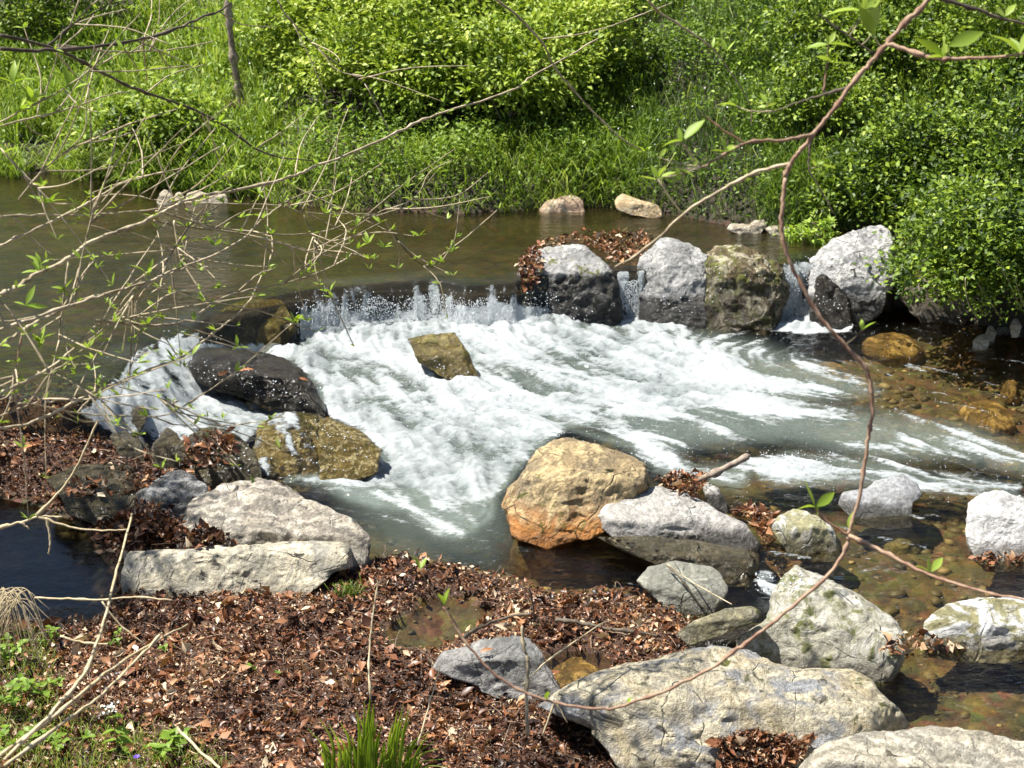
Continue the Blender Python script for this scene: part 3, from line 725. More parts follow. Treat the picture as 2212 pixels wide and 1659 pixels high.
# submerged stones seen through the water
sub = [((1862, 1992), (703, 745), m_gold, 'bright golden stone under the shallow water below the pale jagged boulder', 0.015),
       ((1742, 1842), (764, 806), m_gold, 'amber stone under the water left of the hanging branch bend', 0.012),
       ((2088, 2192), (846, 900), m_gold, 'large golden-brown stone under the water at the right edge', 0.012),
       ((2166, 2204), (812, 832), m_gold, 'small orange stone under the water near the right edge', 0.01),
       ((1288, 1456), (920, 962), m_olsub, 'yellow-olive stone under fast water behind the orange boulder', 0.015),
       ((1100, 1200), (1140, 1188), m_gold, 'yellow foot stone under water at the left foot of the orange boulder', 0.0),
       ((1880, 1990), (1110, 1160), m_olsub, 'olive stone under the calm water below the flat blue-grey stone', -0.03),
       ((1450, 1640), (1180, 1250), m_olsub, 'broad olive slab under the water below the grey slab', -0.01),
       ((60, 190), (640 + 560, 640 + 640), m_olsub, 'olive stone seen through the still blue pool at the left', -0.02),
       ((1190, 1312), (1398, 1472), m_gold, 'amber stone shining in the small golden puddle', -0.01),
       ((2010, 2130), (920, 975), m_olsub, 'dark olive stone under the ripples at the right edge', -0.01)]
for i, ((a, b_), (y0, y1), mt, lb, top) in enumerate(sub):
    cu, cv = (a + b_) / 2, (y0 + y1) / 2
    top = min(top, 0.0) - (0.012 if 'puddle' in lb else 0.045)
    P = on_z(cu, cv, top)
    wid = (b_ - a) * P[1] / FP / 2 * 1.02
    dep = (y1 - y0) * P[1] / FP / 2 / 0.34
    V, F = ico(4)
    V = V.copy()
    n = fbm(V[:, 0] * 1.5 + i * 9, V[:, 1] * 1.5, V[:, 2] * 1.5, 70 + i, 4)
    V *= (0.75 + 0.5 * n)[:, None]
    V = V / np.abs(V).max(0)
    if 'puddle' in lb: wid, dep = wid * 1.3, dep * 1.4
    V = V * (wid * 1.1, dep * 1.1, 0.10)
    o = add('submerged_stone', mesh_np('submerged_stone', V, F, mt), None, (P[0], P[1], top - 0.10))
    tag(o, lb, 'stone', 'stones under the water')

# river bed pebbles (too many to count)
rng = np.random.RandomState(77)
V0, F0 = ico(1)
PV, PF, PT = [], [], []
n = 5200
bx = rng.uniform(-3.4, 3.6, n); by = rng.uniform(4.4, 10.8, n)
keep = (gsample(GF, bx, by) < 0.05) & (gsample(GS, bx, by) < 0.1) & (gsample(GSD, bx, by) < 0.0)
bx, by = bx[keep], by[keep]
bz = gsample(GT, bx, by); r = 0.010 + 0.032 * rng.rand(len(bx)) ** 3
for i in range(len(bx)):
    q = V0 * (r[i] * np.array([1.3, 1.0, 0.5])) * (0.8 + 0.4 * rng.rand(len(V0)))[:, None]
    a = rng.rand() * 6.28; ca, sa = math.cos(a), math.sin(a)
    PV.append(np.stack([q[:, 0] * ca - q[:, 1] * sa + bx[i], q[:, 0] * sa + q[:, 1] * ca + by[i], q[:, 2] + bz[i]], -1)); PF.append(F0 + i * len(V0)); PT.append(np.full(len(V0), rng.rand()))
m, nt, out = newmat('bed_pebble'); b = NB(nt)
t = b.n('ShaderNodeAttribute', attribute_name='tint').outputs['Fac']
b.link(b.n('ShaderNodeBsdfPrincipled', ins={'Base Color': b.ramp(t, [(0, (0.04, 0.032, 0.016)), (0.5, (0.12, 0.088, 0.035)), (0.85, (0.20, 0.15, 0.065)), (1, (0.42, 0.30, 0.14))]), 'Roughness': 0.6}).outputs[0], out.inputs[0])
tag(add('bed_pebbles', mesh_np('bed_pebbles', np.concatenate(PV), np.concatenate(PF), m, True, {'tint': np.concatenate(PT)})),
    'brown pebbles covering the bed of the stream', 'pebbles', kind='stuff')
print('rocks done')

# ------------------------------------------------------------------ stream water
wx = spaced([(-6, -3.0, 0.06), (-3.0, 3.1, 0.0105), (3.1, 6.5, 0.06)])
wy = spaced([(3.2, 4.4, 0.08), (4.4, 6.3, 0.02), (6.3, 9.5, 0.0105), (9.5, 11.6, 0.03), (11.6, 12.6, 0.1)])
WX, WY = np.meshgrid(wx, wy)
WZ, WS = water_levels(WX, WY)
# drape over film rocks
for nm, (Pv, Ff) in FILM.items():
    bvh = BVHTree.FromPolygons([tuple(p) for p in Pv], [tuple(int(i) for i in f) for f in Ff])
    x0, x1, y0, y1 = Pv[:, 0].min(), Pv[:, 0].max(), Pv[:, 1].min(), Pv[:, 1].max()
    jj, ii = np.nonzero((WX > x0) & (WX < x1) & (WY > y0) & (WY < y1))
    for j, i in zip(jj, ii):
        h = bvh.ray_cast(Vector((WX[j, i], WY[j, i], 2)), Vector((0, 0, -1)))
        if h[0] is not None and (px(WX[j, i], WY[j, i], h[0].z)[0] < 690): WZ[j, i] = max(WZ[j, i], h[0].z + 0.005)
# image-space position of each water point (used to lay out foam measured on the photograph)
PU, PW = px(WX, WY, WZ)
def pm(pts, soft=30):
    return smooth(-soft * 0.5, soft * 0.5, sdf(np.array(pts, float), PU, PW))
n_w = fbm(WX * 3, WY * 3, seed=21, oct=4)
core = pm([(630, 700), (650, 672), (700, 678), (900, 676), (1110, 662), (1200, 690), (1330, 700), (1430, 715), (1530, 745), (1620, 780), (1640, 830), (1560, 880), (1400, 905), (1230, 920),
           (1180, 950), (1130, 1000), (1075, 1062), (1030, 1085), (960, 1085), (860, 1052), (740, 1052), (620, 1036), (780, 1022), (830, 975), (780, 925), (700, 888), (690, 830), (640, 790), (570, 765), (480, 742), (560, 742), (600, 728)], 40)
left = pm([(350, 735), (420, 728), (480, 742), (560, 765), (410, 745), (395, 790), (440, 828), (540, 860), (620, 885), (560, 930), (530, 960), (440, 925), (330, 930), (250, 940), (180, 890), (230, 850), (290, 800), (330, 760)], 30)
right = pm([(1430, 700), (1650, 745), (1800, 800), (1900, 845), (1750, 870), (1950, 905), (2100, 925), (2230, 990), (2230, 1020), (2050, 985), (1900, 990), (1700, 950), (1500, 960), (1400, 1000), (1300, 930), (1250, 900), (1400, 850)], 90)
right2 = pm([(1620, 1000), (1700, 975), (1850, 985), (2000, 1020), (2200, 1050), (2200, 1075), (2000, 1060), (1830, 1050), (1680, 1050), (1640, 1035)], 50)
f2 = pm([(1640, 700), (1680, 680), (1760, 676), (1850, 686), (1830, 712), (1740, 718), (1670, 712)], 25)
f1 = pm([(1320, 690), (1350, 680), (1400, 684), (1440, 696), (1500, 700), (1420, 720), (1340, 712)], 25)
tail = pm([(700, 1050), (900, 1060), (1070, 1050), (1060, 1110), (1000, 1160), (940, 1150), (880, 1100), (760, 1080)], 60)
tail2 = pm([(1230, 925), (1420, 960), (1500, 1010), (1640, 1000), (1600, 1060), (1420, 1020), (1380, 980)], 50)
sm1 = pm([(1630, 1235), (1660, 1235), (1690, 1260), (1670, 1290), (1640, 1270)], 20)
sm2 = pm([(1760, 1215), (1900, 1230), (2060, 1250), (2060, 1275), (1900, 1262), (1800, 1250)], 30)
mossf = pm([(540, 960), (600, 890), (690, 890), (640, 930), (700, 990), (640, 1030), (570, 1020)], 20)
mossw = pm([(530, 960), (560, 890), (640, 888), (700, 930), (690, 980), (620, 1040), (560, 1035)], 40)
mask = np.maximum.reduce([core * 0.90, left * 0.86, right * 0.56, right2 * 0.62, mossw * 0.45, f1 * 0.9, f2 * 0.95, tail * 0.45, tail2 * 0.42, sm1 * 0.6, sm2 * 0.42])

# flow direction, measured as arrows on the photograph
arrows = [((900, 690), (905, 760)), ((760, 690), (745, 760)), ((1060, 690), (1130, 745)), ((1200, 720), (1350, 770)), ((700, 780), (740, 860)), ((720, 900), (850, 985)),
          ((900, 850), (980, 940)), ((1050, 850), (1200, 900)), ((1200, 820), (1400, 860)), ((1450, 780), (1650, 830)), ((1750, 760), (1950, 800)), ((1700, 880), (1900, 915)),
          ((1950, 930), (2150, 990)), ((1300, 900), (1500, 925)), ((1000, 980), (1000, 1060)), ((850, 1030), (920, 1090)), ((1450, 970), (1600, 1000)), ((1700, 1010), (1900, 1040)),
          ((2000, 1050), (2200, 1080)), ((390, 745), (320, 800)), ((280, 840), (330, 890)), ((420, 890), (520, 940)), ((560, 940), (600, 1000)), ((640, 1040), (780, 1040)), ((1450, 1200), (1650, 1230)),
          ((1800, 1220), (2000, 1250)), ((1700, 700), (1600, 740)), ((1900, 720), (2100, 760)), ((2000, 850), (2200, 890)), ((1100, 1200), (1250, 1230)), ((2000, 1450), (2100, 1500)), ((100, 1150), (150, 1200))]
A0 = np.array([on_z(a[0], a[1], 0.05) for a, _ in arrows]); A1 = np.array([on_z(c_[0], c_[1], 0.05) for _, c_ in arrows])
AD = (A1 - A0)[:, :2]; AD /= np.linalg.norm(AD, axis=1)[:, None]; AM = (A0 + A1)[:, :2] / 2
lx = np.arange(-3.2, 3.4, 0.0125); ly = np.arange(4.6, 9.9, 0.0125)
LX, LY = np.meshgrid(lx, ly)
vx = np.zeros_like(LX); vy = np.zeros_like(LX)
for (mx_, my_), (dx_, dy_) in zip(AM, AD):
    w = 1.0 / ((LX - mx_) ** 2 + (LY - my_) ** 2 + 0.02) ** 1.5
    vx += w * dx_; vy += w * dy_
nn = fbm(LX * 2.5, LY * 2.5, seed=31) - 0.5
n2_ = fbm(LX * 2.5 + 40, LY * 2.5, seed=32) - 0.5
l = np.hypot(vx, vy) + 1e-9
vx = vx / l + 1.3 * nn; vy = vy / l + 1.3 * n2_
l = np.hypot(vx, vy) + 1e-9; vx /= l; vy /= l
def lic(src, steps, h=1.0):
    acc = src.copy(); cnt = 1
    J, I = np.meshgrid(np.arange(src.shape[0]), np.arange(src.shape[1]), indexing='ij')
    for sgn in (1, -1):
        fy = J.astype(float).copy(); fx = I.astype(float).copy()
        for k in range(steps):
            iy = np.clip(np.rint(fy).astype(int), 0, src.shape[0] - 1); ix = np.clip(np.rint(fx).astype(int), 0, src.shape[1] - 1)
            fx += sgn * h * vx[iy, ix]; fy += sgn * h * vy[iy, ix]
            iy = np.clip(np.rint(fy).astype(int), 0, src.shape[0] - 1); ix = np.clip(np.rint(fx).astype(int), 0, src.shape[1] - 1)
            acc += src[iy, ix]; cnt += 1
    acc /= cnt
    acc = (acc - acc.mean()) / acc.std()
    return acc
L1 = lic(fbm(LX * 55, LY * 55, seed=41, oct=2), 6)
L2 = lic(fbm(LX * 18, LY * 18, seed=42, oct=2), 13)
L3 = lic(fbm(LX * 6, LY * 6, seed=43, oct=2), 22)
def lsample(G, x, y):
    fx = np.clip((x - lx[0]) / 0.0125, 0, len(lx) - 1.001); fy = np.clip((y - ly[0]) / 0.0125, 0, len(ly) - 1.001)
    ix = fx.astype(int); iy = fy.astype(int); fx = fx - ix; fy = fy - iy
    return G[iy, ix] * (1 - fx) * (1 - fy) + G[iy, ix + 1] * fx * (1 - fy) + G[iy + 1, ix] * (1 - fx) * fy + G[iy + 1, ix + 1] * fx * fy
l1, l2, l3 = lsample(L1, WX, WY), lsample(L2, WX, WY), lsample(L3, WX, WY)
streak = 0.35 * l1 + 0.45 * l2 + 0.5 * l3
# falls : strands along the drop
fallzone = smooth(-0.03, 0.005, WS) * (1 - smooth(0.07, 0.11, WS))
open_lip = ((PU > 640) & (PU < 1118) & (PW > 560)) | ((PU > 1335) & (PU < 1392)) | ((PU > 1690) & (PU < 1765)) | ((PU > 240) & (PU < 420))
strand = fbm(WX * 26, WZ * 6, seed=51, oct=4) * 0.65 + fbm(WX * 11, WZ * 2, seed=52, oct=2) * 0.35 + 0.10 * smooth(1020, 1090, PU)
fallf = fallzone * open_lip * (0.14 + 0.70 * smooth(0.42, 0.72, strand) * (0.4 + 1.0 * smooth(0.32, 0.2, WZ)))
slide = np.exp(-(((WX - CHUTE[0]) / 0.50) ** 2 + ((WY - CHUTE[1] - 0.05) / 0.45) ** 2)) * (WS < 0.04)
whitefall = fallzone * (((PU > 1335) & (PU < 1392)) | ((PU > 1690) & (PU < 1765)) | ((PU > 240) & (PU < 420)))
thin = 0.30 * pm([(1000, 790), (1100, 740), (1280, 770), (1330, 830), (1200, 850), (1050, 840)], 80) + 0.28 * pm([(730, 800), (860, 760), (900, 850), (1000, 880), (900, 890), (780, 860)], 80) + 0.35 * pm([(1130, 890), (1350, 860), (1400, 890), (1200, 920)], 50) + 0.3 * pm([(1500, 880), (1900, 930), (1800, 960), (1400, 950)], 60)
warpx = 0.16 * (fbm(WX * 4, WY * 4, seed=101, oct=3) - 0.5); warpy = 0.16 * (fbm(WX * 4 + 9, WY * 4, seed=102, oct=3) - 0.5)
chp = fbm((WX + warpx) * 9, (WY + warpy) * 13, seed=103, oct=5); chp = (chp - 0.5) / 0.12
chp2 = fbm((WX + warpx) * 30, (WY + warpy) * 36, seed=104, oct=3); chp2 = (chp2 - 0.5) / 0.15
cw = np.clip(core * 1.1, 0, 1)
streak = streak * (1 - 0.22 * cw) + (0.30 * chp + 0.16 * chp2) * (0.35 + 0.65 * cw)
mask = np.clip(mask - thin, 0, 1) + 0.10 * (fbm(WX * 2.2, WY * 3.5, seed=77) - 0.5) * (mask > 0.3)
foam = mask + mask * (1.25 - mask) * 0.95 * streak
foam = np.where(mask < 0.02, 0, foam)
foam = np.clip(foam, 0, 1.1)
foam = np.maximum(foam, np.clip(slide * 1.3, 0, 0.72) + 0.30 * streak * (slide > 0.2))
foam = np.maximum(foam, np.clip(fallf, 0, 0.9))
foam = np.maximum(foam, whitefall * (0.12 + 0.75 * smooth(0.40, 0.68, strand)))
filmz = (PU > 430) & (PU < 650) & (PW > 635) & (PW < 745)
foam = np.where(filmz, foam * 0.12, foam)
# thin white flecks running over the quieter water
fleck = smooth(1.5, 2.4, l1 + 0.7 * l2) * ((WS < 0) & (gsample(GF, WX, WY) < 0))
foam = np.maximum(foam, fleck * 0.42 * smooth(0.0, 0.3, pm([(700, 1040), (1300, 900), (1500, 690), (2250, 700), (2250, 1090), (1700, 1290), (1100, 1220), (800, 1200)], 60)))
turb = np.clip(mask, 0, 1)
bil = np.abs(fbm(WX * 5.5, WY * 5.5, seed=61, oct=4) - 0.5) * 2
bil2 = fbm(WX * 16, WY * 16, seed=62, oct=3) - 0.5
lump = turb ** 1.5 * (0.045 * (0.28 - bil) + 0.005 * chp + 0.002 * chp2 + 0.006 * bil2 + 0.010 * l2 + 0.005 * l1 + 0.008 * (fbm(WX * 38, WY * 38, seed=64, oct=3) - 0.5))
calm = np.where(WS > 0, 0.004, 0.008) * (0.5 + turb)
lp = smooth(-0.05, 0.15, sdf(LPOOL, WX, WY))
calm = calm * (1 - 0.9 * lp)
rip = (fbm(WX * 4 + 3, WY * 9, seed=63, oct=3) - 0.5)
edge = 0.05 * np.exp(-((PU - 935) / 45) ** 2 - ((PW - 790) / 20) ** 2) + 0.03 * np.exp(-((PU - 1010) / 35) ** 2 - ((PW - 832) / 12) ** 2) + 0.04 * np.exp(-((PU - 660) / 50) ** 2 - ((PW - 780) / 20) ** 2) + 0.05 * np.exp(-((PU - 1210) / 50) ** 2 - ((PW - 690) / 16) ** 2) + 0.05 * np.exp(-((PU - 1165) / 40) ** 2 - ((PW - 680) / 14) ** 2)
WZ2 = WZ + lump * (1 - fallzone * 0.8) + calm * rip * 2.2 + edge * (0.6 + 0.8 * (fbm(WX * 20, WY * 20, seed=66) - .2)) + np.where((WS < 0) & (turb < 0.3), 0.004 * l2 * (1 - lp), 0)
ffn = fallzone * open_lip * (strand - 0.5) * 0.03
chop = np.where(WS > 0.03, 0.22 + 0.45 * smooth(1.3, 0.2, WS) * smooth(0.3, 0.7, fbm(WX * 0.8, WY * 2.5, seed=71)), 0.42 + 0.4 * turb) * (1 - 0.86 * lp) * (1 - 0.7 * smooth(-0.05, 0.1, sdf(PUD1, WX, WY)))
olive = smooth(0.0, 0.3, WS)
murk = np.clip(0.62 * smooth(0.05, 0.6, np.maximum.reduce([core, right * 0.6, right2 * 0.5, tail * 0.8, tail2 * 0.6])) + 0.35 * pm([(740, 1040), (1080, 1060), (1100, 1150), (1050, 1200), (860, 1190), (780, 1120)], 150), 0, 0.8)
murk = np.maximum(murk, (0.10 + 0.42 * smooth(0.3, 0.7, fbm(WX * 1.5, WY * 5.0, seed=72, oct=4))) * olive)
depth_shade = np.clip(1.0 * smooth(-0.05, 0.25, sdf(LPOOL, WX, WY)) + 0.38 * pm([(720, 1060), (900, 1080), (1080, 1090), (1120, 1170), (1060, 1215), (900, 1200), (800, 1150)], 160) + 0.35 * olive + 0.15 * pm([(1500, 1000), (1700, 1010), (2250, 1060), (2250, 1090), (1650, 1110), (1480, 1090)], 60) + 0.5 * pm([(1940, 600), (2250, 600), (2250, 690), (2080, 690), (1900, 690)], 40), 0, 1)  # tint darkened for depth, and for shade painted on left pool and under bush
depth_shade = np.where(filmz, 0, depth_shade); murk = np.where(filmz, 0, murk)
me = mesh_np('stream_water', np.stack([WX, WY - ffn, WZ2], -1).reshape(-1, 3), grid_faces(len(wx), len(wy)), M_WATER, True, {'foam': foam, 'murk': murk, 'chop': chop, 'olive': olive, 'depth_shade': depth_shade, 'streak': np.clip(0.56 + 0.20 * streak, 0, 1)})
tag(add('stream_water', me), kind='structure')
def wz_at(x, y):
    i = np.clip(np.searchsorted(wx, x), 0, len(wx) - 1); j = np.clip(np.searchsorted(wy, y), 0, len(wy) - 1)
    return WZ2[j, i]
print('water done')

# droplets and strands of the falls
def droplets(pts_r, name, label, mat, lvl=1):
    V0, F0 = ico(lvl)
    V0 = V0 * 1.0
    VV = np.concatenate([V0 * (r_, r_, r_ * k) + np.array(p) for p, r_, k in pts_r]); FF = np.concatenate([F0 + i * len(V0) for i in range(len(pts_r))])
    o = add(name, mesh_np(name, VV, FF, mat)); tag(o, label, 'water', kind='stuff'); return o
m_drop, nt, out = newmat('white_spray_and_glint'); b = NB(nt)
b.link(b.n('ShaderNodeBsdfPrincipled', ins={'Base Color': (0.74, 0.78, 0.80, 1), 'Roughness': 0.12}).outputs[0], out.inputs[0])
rng = np.random.RandomState(5)
pts = []
for (ua, ub, va, vb, nn_, hmax) in [(640, 1115, 660, 695, 900, 0.07), (1130, 1280, 672, 700, 260, 0.10), (1330, 1400, 600, 695, 120, 0.05), (1690, 1765, 590, 700, 260, 0.05), (340, 480, 728, 745, 40, 0.04),
                                   (860, 1040, 720, 900, 220, 0.05), (650, 1500, 700, 1000, 700, 0.035), (220, 420, 770, 900, 60, 0.03), (1640, 1800, 975, 1030, 160, 0.03), (1630, 1690, 1240, 1280, 60, 0.04)]:
    for k in range(nn_):
        p = at(rng.uniform(ua, ub), rng.uniform(va, vb))
        z = wz_at(p[0], p[1]) + 0.004 + hmax * rng.rand() ** 2.5
        pts.append(((p[0], p[1] - 0.01, z), 0.0012 + 0.0032 * rng.rand() ** 2, 1.0))
droplets(pts, 'spray_droplets', 'white spray drops thrown up over the rapids', m_drop)
pts = []
for k in range(5200):
    main_ = k < 3600
    u = rng.uniform(645, 1114) if main_ else rng.choice([rng.uniform(1342, 1388), rng.uniform(1694, 1760)])
    cl = float(fbm(np.array([u * 0.021]), np.array([0.3]), seed=95, oct=3)[0])
    if main_ and rng.rand() > smooth(0.32, 0.60, np.array(cl)) * 1.0 + 0.12: continue
    p0 = on_z(u, 622, UP)
    yy = np.arange(p0[1] - 0.8, p0[1] + 0.9, 0.01); ss = gsample(GSD, np.full_like(yy, p0[0]), yy)
    j = np.nonzero(ss > 0.0)[0]
    if not len(j): continue
    yl = yy[j[0]]
    ztop = 0.205 + 0.06 * smooth(0.35, 0.65, np.array(cl)) if main_ else 0.28
    zt = 0.10 + (ztop - 0.10) * rng.rand() ** 0.8
    long_ = rng.rand() < 0.03
    pts.append(((p0[0], yl - 0.014 - 0.02 * rng.rand() + (zt - 0.14) * 0.32, zt), rng.uniform(0.0012, 0.0026) if long_ else rng.uniform(0.0008, 0.0028), rng.uniform(4, 12) if long_ else rng.uniform(0.8, 2.0)))
droplets(pts, 'falling_water_threads', 'bright threads of water falling over the lip of the drop', m_drop)

# ------------------------------------------------------------------ ray caster on rocks, ground and water
AV = np.concatenate(ALL_V); AF = np.concatenate(ALL_F)
BV = BVHTree.FromPolygons(AV.tolist(), AF.tolist())
def hit(u, v):
    """first of rock, ground, water under this picture position; returns point and normal"""
    d = Vector(ray(u, v)); dn = d.normalized()
    h = BV.ray_cast(Vector((0, 0, HC)), dn)
    g = at(u, v)
    if h[0] is not None and h[0].y < g[1] + 0.02:
        nrm = h[1]
        if nrm.z < 0: nrm = -nrm
        return np.array(h[0]), np.array(nrm)
    return g, np.array([0, 0, 1.0])
pts = []  # white beads stand in for sun glints, along with some water drops
for poly, nn_ in (([(405, 775), (450, 770), (560, 800), (650, 850), (690, 880), (600, 865), (430, 822)], 150), ([(560, 930), (700, 890), (820, 970), (760, 1015), (600, 1035)], 170), ([(1530, 540), (1690, 560), (1690, 600), (1545, 640), (1528, 690)], 60), ([(1750, 560), (1800, 580), (1860, 670), (1760, 675)], 90), ([(880, 740), (960, 790), (1020, 822), (900, 780)], 50), ([(1380, 600), (1400, 680), (1520, 680), (1500, 650)], 60), ([(1690, 1240), (1740, 1240), (1720, 1290), (1680, 1280)], 60), ([(405, 940), (540, 960), (560, 1020), (440, 1005)], 60), ([(100, 1000), (290, 1000), (290, 1100), (120, 1060)], 30)):
    A = np.array(poly, float)
    uu = rng.uniform(A[:, 0].min(), A[:, 0].max(), nn_ * 4); vv = rng.uniform(A[:, 1].min(), A[:, 1].max(), nn_ * 4)
    k = sdf(A, uu, vv) > 0
    for a_, b_ in list(zip(uu[k], vv[k]))[:nn_]:
        p_, q_ = hit(a_, b_)
        pts.append((tuple(p_ + q_ * 0.002), 0.0012 + 0.0042 * rng.rand() ** 2.5, rng.uniform(0.5, 1.0)))
for k in range(900):
    a_, b_ = rng.uniform(1150, 2212), rng.uniform(700, 1090)
    p_ = at(a_, b_)
    if gsample(GSD, p_[0], p_[1]) > 0: continue
    pts.append(((p_[0], p_[1], wz_at(p_[0], p_[1]) + 0.003), 0.001 + 0.002 * rng.rand() ** 2, 1.0))
droplets(pts, 'drop_and_glint_beads', 'white beads standing in for sun glints and drops on the wet rocks and ripples', m_drop)
def drop(x, y):
    h = BV.ray_cast(Vector((x, y, 2.5)), Vector((0, 0, -1)))
    z = float(gsample(GT, x, y))
    if h[0] is not None and h[0].z > z: return h[0].z, True
    return z, False

# ------------------------------------------------------------------ leaf and blade meshes
def unit(a): return a / (np.linalg.norm(a, axis=-1, keepdims=True) + 1e-9)
def leaves_mesh(P, Dir, Nrm, size, wid, fold=0.15, tint=None, curl=None):
    """diamond leaves with six points and a fold"""
    n = len(P)
    Dir = unit(Dir); S = unit(np.cross(Dir, Nrm)); N = unit(np.cross(S, Dir))
    sz = size[:, None]; w = (size * wid)[:, None]
    f = (np.ones(n) * fold if np.isscalar(fold) else fold)[:, None] * sz
    if curl is None: curl = np.zeros(n)
    cu = curl[:, None] * sz
    v0 = P; v1 = P + Dir * sz * 0.45 + S * w * 0.5 + N * f; v2 = P + Dir * sz * 0.45 - S * w * 0.5 + N * f; vm = P + Dir * sz * 0.5
    v3 = P + Dir * sz + N * cu
    V = np.stack([v0, v1, vm, v2, v3], 1).reshape(-1, 3)
    i = np.arange(n)[:, None] * 5
    F = np.concatenate([i + [0, 2, 1], i + [0, 3, 2], i + [1, 2, 4], i + [2, 3, 4]], 0)
    T = np.repeat(tint, 5)
    return V, F, T
def blades_mesh(P, H, lean, width, tint, droop=0.35):
    n = len(P)
    up = np.array([0, 0, 1.0])[None]
    ang = lean[:, 0]; L = unit(np.stack([np.cos(ang), np.sin(ang), np.zeros(n)], -1)); S = np.stack([-L[:, 1], L[:, 0], 0 * ang], -1)
    # turn blade faces randomly
    rr = np.random.RandomState(3).rand(n) * 3.14
    S = S * np.cos(rr)[:, None] + L * np.sin(rr)[:, None] * 0.8
    h = H[:, None]; a = lean[:, 1][:, None]; w = width[:, None]
    p1 = P + up * h * 0.45 + L * a * h * 0.12
    p2 = P + up * h * 0.85 + L * a * h * 0.45
    p3 = P + up * h * (1.0 - droop * a) + L * a * h * 0.85
    V = np.stack([P - S * w * .5, P + S * w * .5, p1 - S * w * .5, p1 + S * w * .5, p2 - S * w * .35, p2 + S * w * .35, p3], 1).reshape(-1, 3)
    i = np.arange(n)[:, None] * 7
    F = np.concatenate([i + [0, 1, 3], i + [0, 3, 2], i + [2, 3, 5], i + [2, 5, 4], i + [4, 5, 6]], 0)
    T = np.repeat(tint, 7)
    return V, F, T

rng = np.random.RandomState(101)
# ------------------------------------------------------------------ grass of the far bank
def bank_points(n, umin=-200, umax=2420, ymax=14.2):
    x = rng.uniform(-5.2, 5.2, n); y = rng.uniform(8.0, ymax, n)
    d = gsample(GF, x, y)
    k = (d > -0.03)
    x, y, d = x[k], y[k], d[k]
    z = gsample(GT, x, y)
    u, v = px(x, y, z)
    k = (u > umin) & (u < umax) & (v > -130)
    return x[k], y[k], z[k], d[k], u[k], v[k]
x, y, z, d, u, v = bank_points(330000)
dens = 0.25 + 0.75 * smooth(0.35, 0.6, fbm(x * 1.4, y * 1.4, seed=81))
# bare earth spots: left bank foot, root clump
bare = smooth(0, 1, np.exp(-(((u - 70) / 130) ** 2 + ((v - 330) / 26) ** 2)) * 1.4) + np.exp(-(((u - 520) / 40) ** 2 + ((v - 235) / 40) ** 2)) + 0.8 * np.exp(-(((u - 740) / 45) ** 2 + ((v - 330) / 16) ** 2))
bare = bare + 0.6 * np.exp(-(((u - 1330) / 110) ** 2 + ((v - 430) / 16) ** 2))
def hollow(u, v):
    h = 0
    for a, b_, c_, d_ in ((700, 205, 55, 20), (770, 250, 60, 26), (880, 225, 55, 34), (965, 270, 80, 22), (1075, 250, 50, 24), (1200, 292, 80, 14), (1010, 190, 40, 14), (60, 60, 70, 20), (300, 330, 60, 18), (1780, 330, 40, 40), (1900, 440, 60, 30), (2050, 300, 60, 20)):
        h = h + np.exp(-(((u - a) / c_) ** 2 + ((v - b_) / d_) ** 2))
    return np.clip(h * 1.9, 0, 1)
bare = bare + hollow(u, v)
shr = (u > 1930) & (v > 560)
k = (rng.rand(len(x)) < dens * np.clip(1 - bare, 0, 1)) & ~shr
x, y, z, d, u, v = [a[k] for a in (x, y, z, d, u, v)]
tall = fbm(x * 0.9 + 7, y * 0.9, seed=82)
H = (0.06 + 0.17 * (1 + 0.35 * (v < 200)) * rng.rand(len(x)) ** 1.2) * (0.55 + 1.1 * smooth(0.35, 0.65, tall)) * smooth(-0.1, 0.3, d + 0.15)
wdt = np.where((u < 700) & (rng.rand(len(x)) < 0.45), 0.012, 0.0055) * (0.7 + 0.6 * rng.rand(len(x)))
tint = np.clip(0.30 + 0.9 * (fbm(x * 0.7, y * 1.0, seed=83) - 0.35) + rng.normal(0, 0.20, len(x)) - 0.08 * (u > 1250) + 0.1 * (u < 1250), 0, 1)
dry = rng.rand(len(x)) < 0.012; tint[dry] = 1.0
V, F, T = blades_mesh(np.stack([x, y, z - 0.01], -1), H, np.stack([rng.rand(len(x)) * 6.28, 0.2 + 0.9 * rng.rand(len(x)) + 0.7 * smooth(0.3, 0.0, d)], -1), wdt, tint)
tag(add('bank_grass', mesh_np('bank_grass', V, F, M_GRASS, False, {'tint': T})), 'bright green spring grass covering the far bank', 'grass', kind='stuff')
print('grass blades', len(x))

# low leafy weeds of the far bank
x, y, z, d, u, v = bank_points(230000)
wm = 0.35 + 1.2 * np.exp(-(((u - 950) / 420) ** 2 + ((v - 370) / 85) ** 2)) + 0.5 * np.exp(-(((u - 1500) / 200) ** 2 + ((v - 100) / 90) ** 2)) + 0.3 * (v < 200)
wm = wm * smooth(0.30, 0.55, fbm(x * 2.6, y * 2.6, seed=85)) * np.clip(1.1 - (np.exp(-(((u - 70) / 120) ** 2 + ((v - 325) / 28) ** 2)) + np.exp(-(((u - 520) / 30) ** 2 + ((v - 235) / 30) ** 2))), 0, 1)
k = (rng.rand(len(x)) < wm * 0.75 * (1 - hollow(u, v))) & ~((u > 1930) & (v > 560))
x, y, z, d, u, v = [a[k] for a in (x, y, z, d, u, v)]
n = len(x)
hh = (0.02 + 0.27 * rng.rand(n) ** 0.8) * (0.5 + fbm(x * 3, y * 3, seed=86)) * smooth(-0.1, 0.15, d + 0.1)
P = np.stack([x, y, z + hh], -1)
Dr = np.stack([rng.normal(size=n), rng.normal(size=n), rng.normal(0.35, 0.4, n)], -1)
Nr = np.stack([rng.normal(0, .45, n), rng.normal(0, .45, n), np.ones(n)], -1)
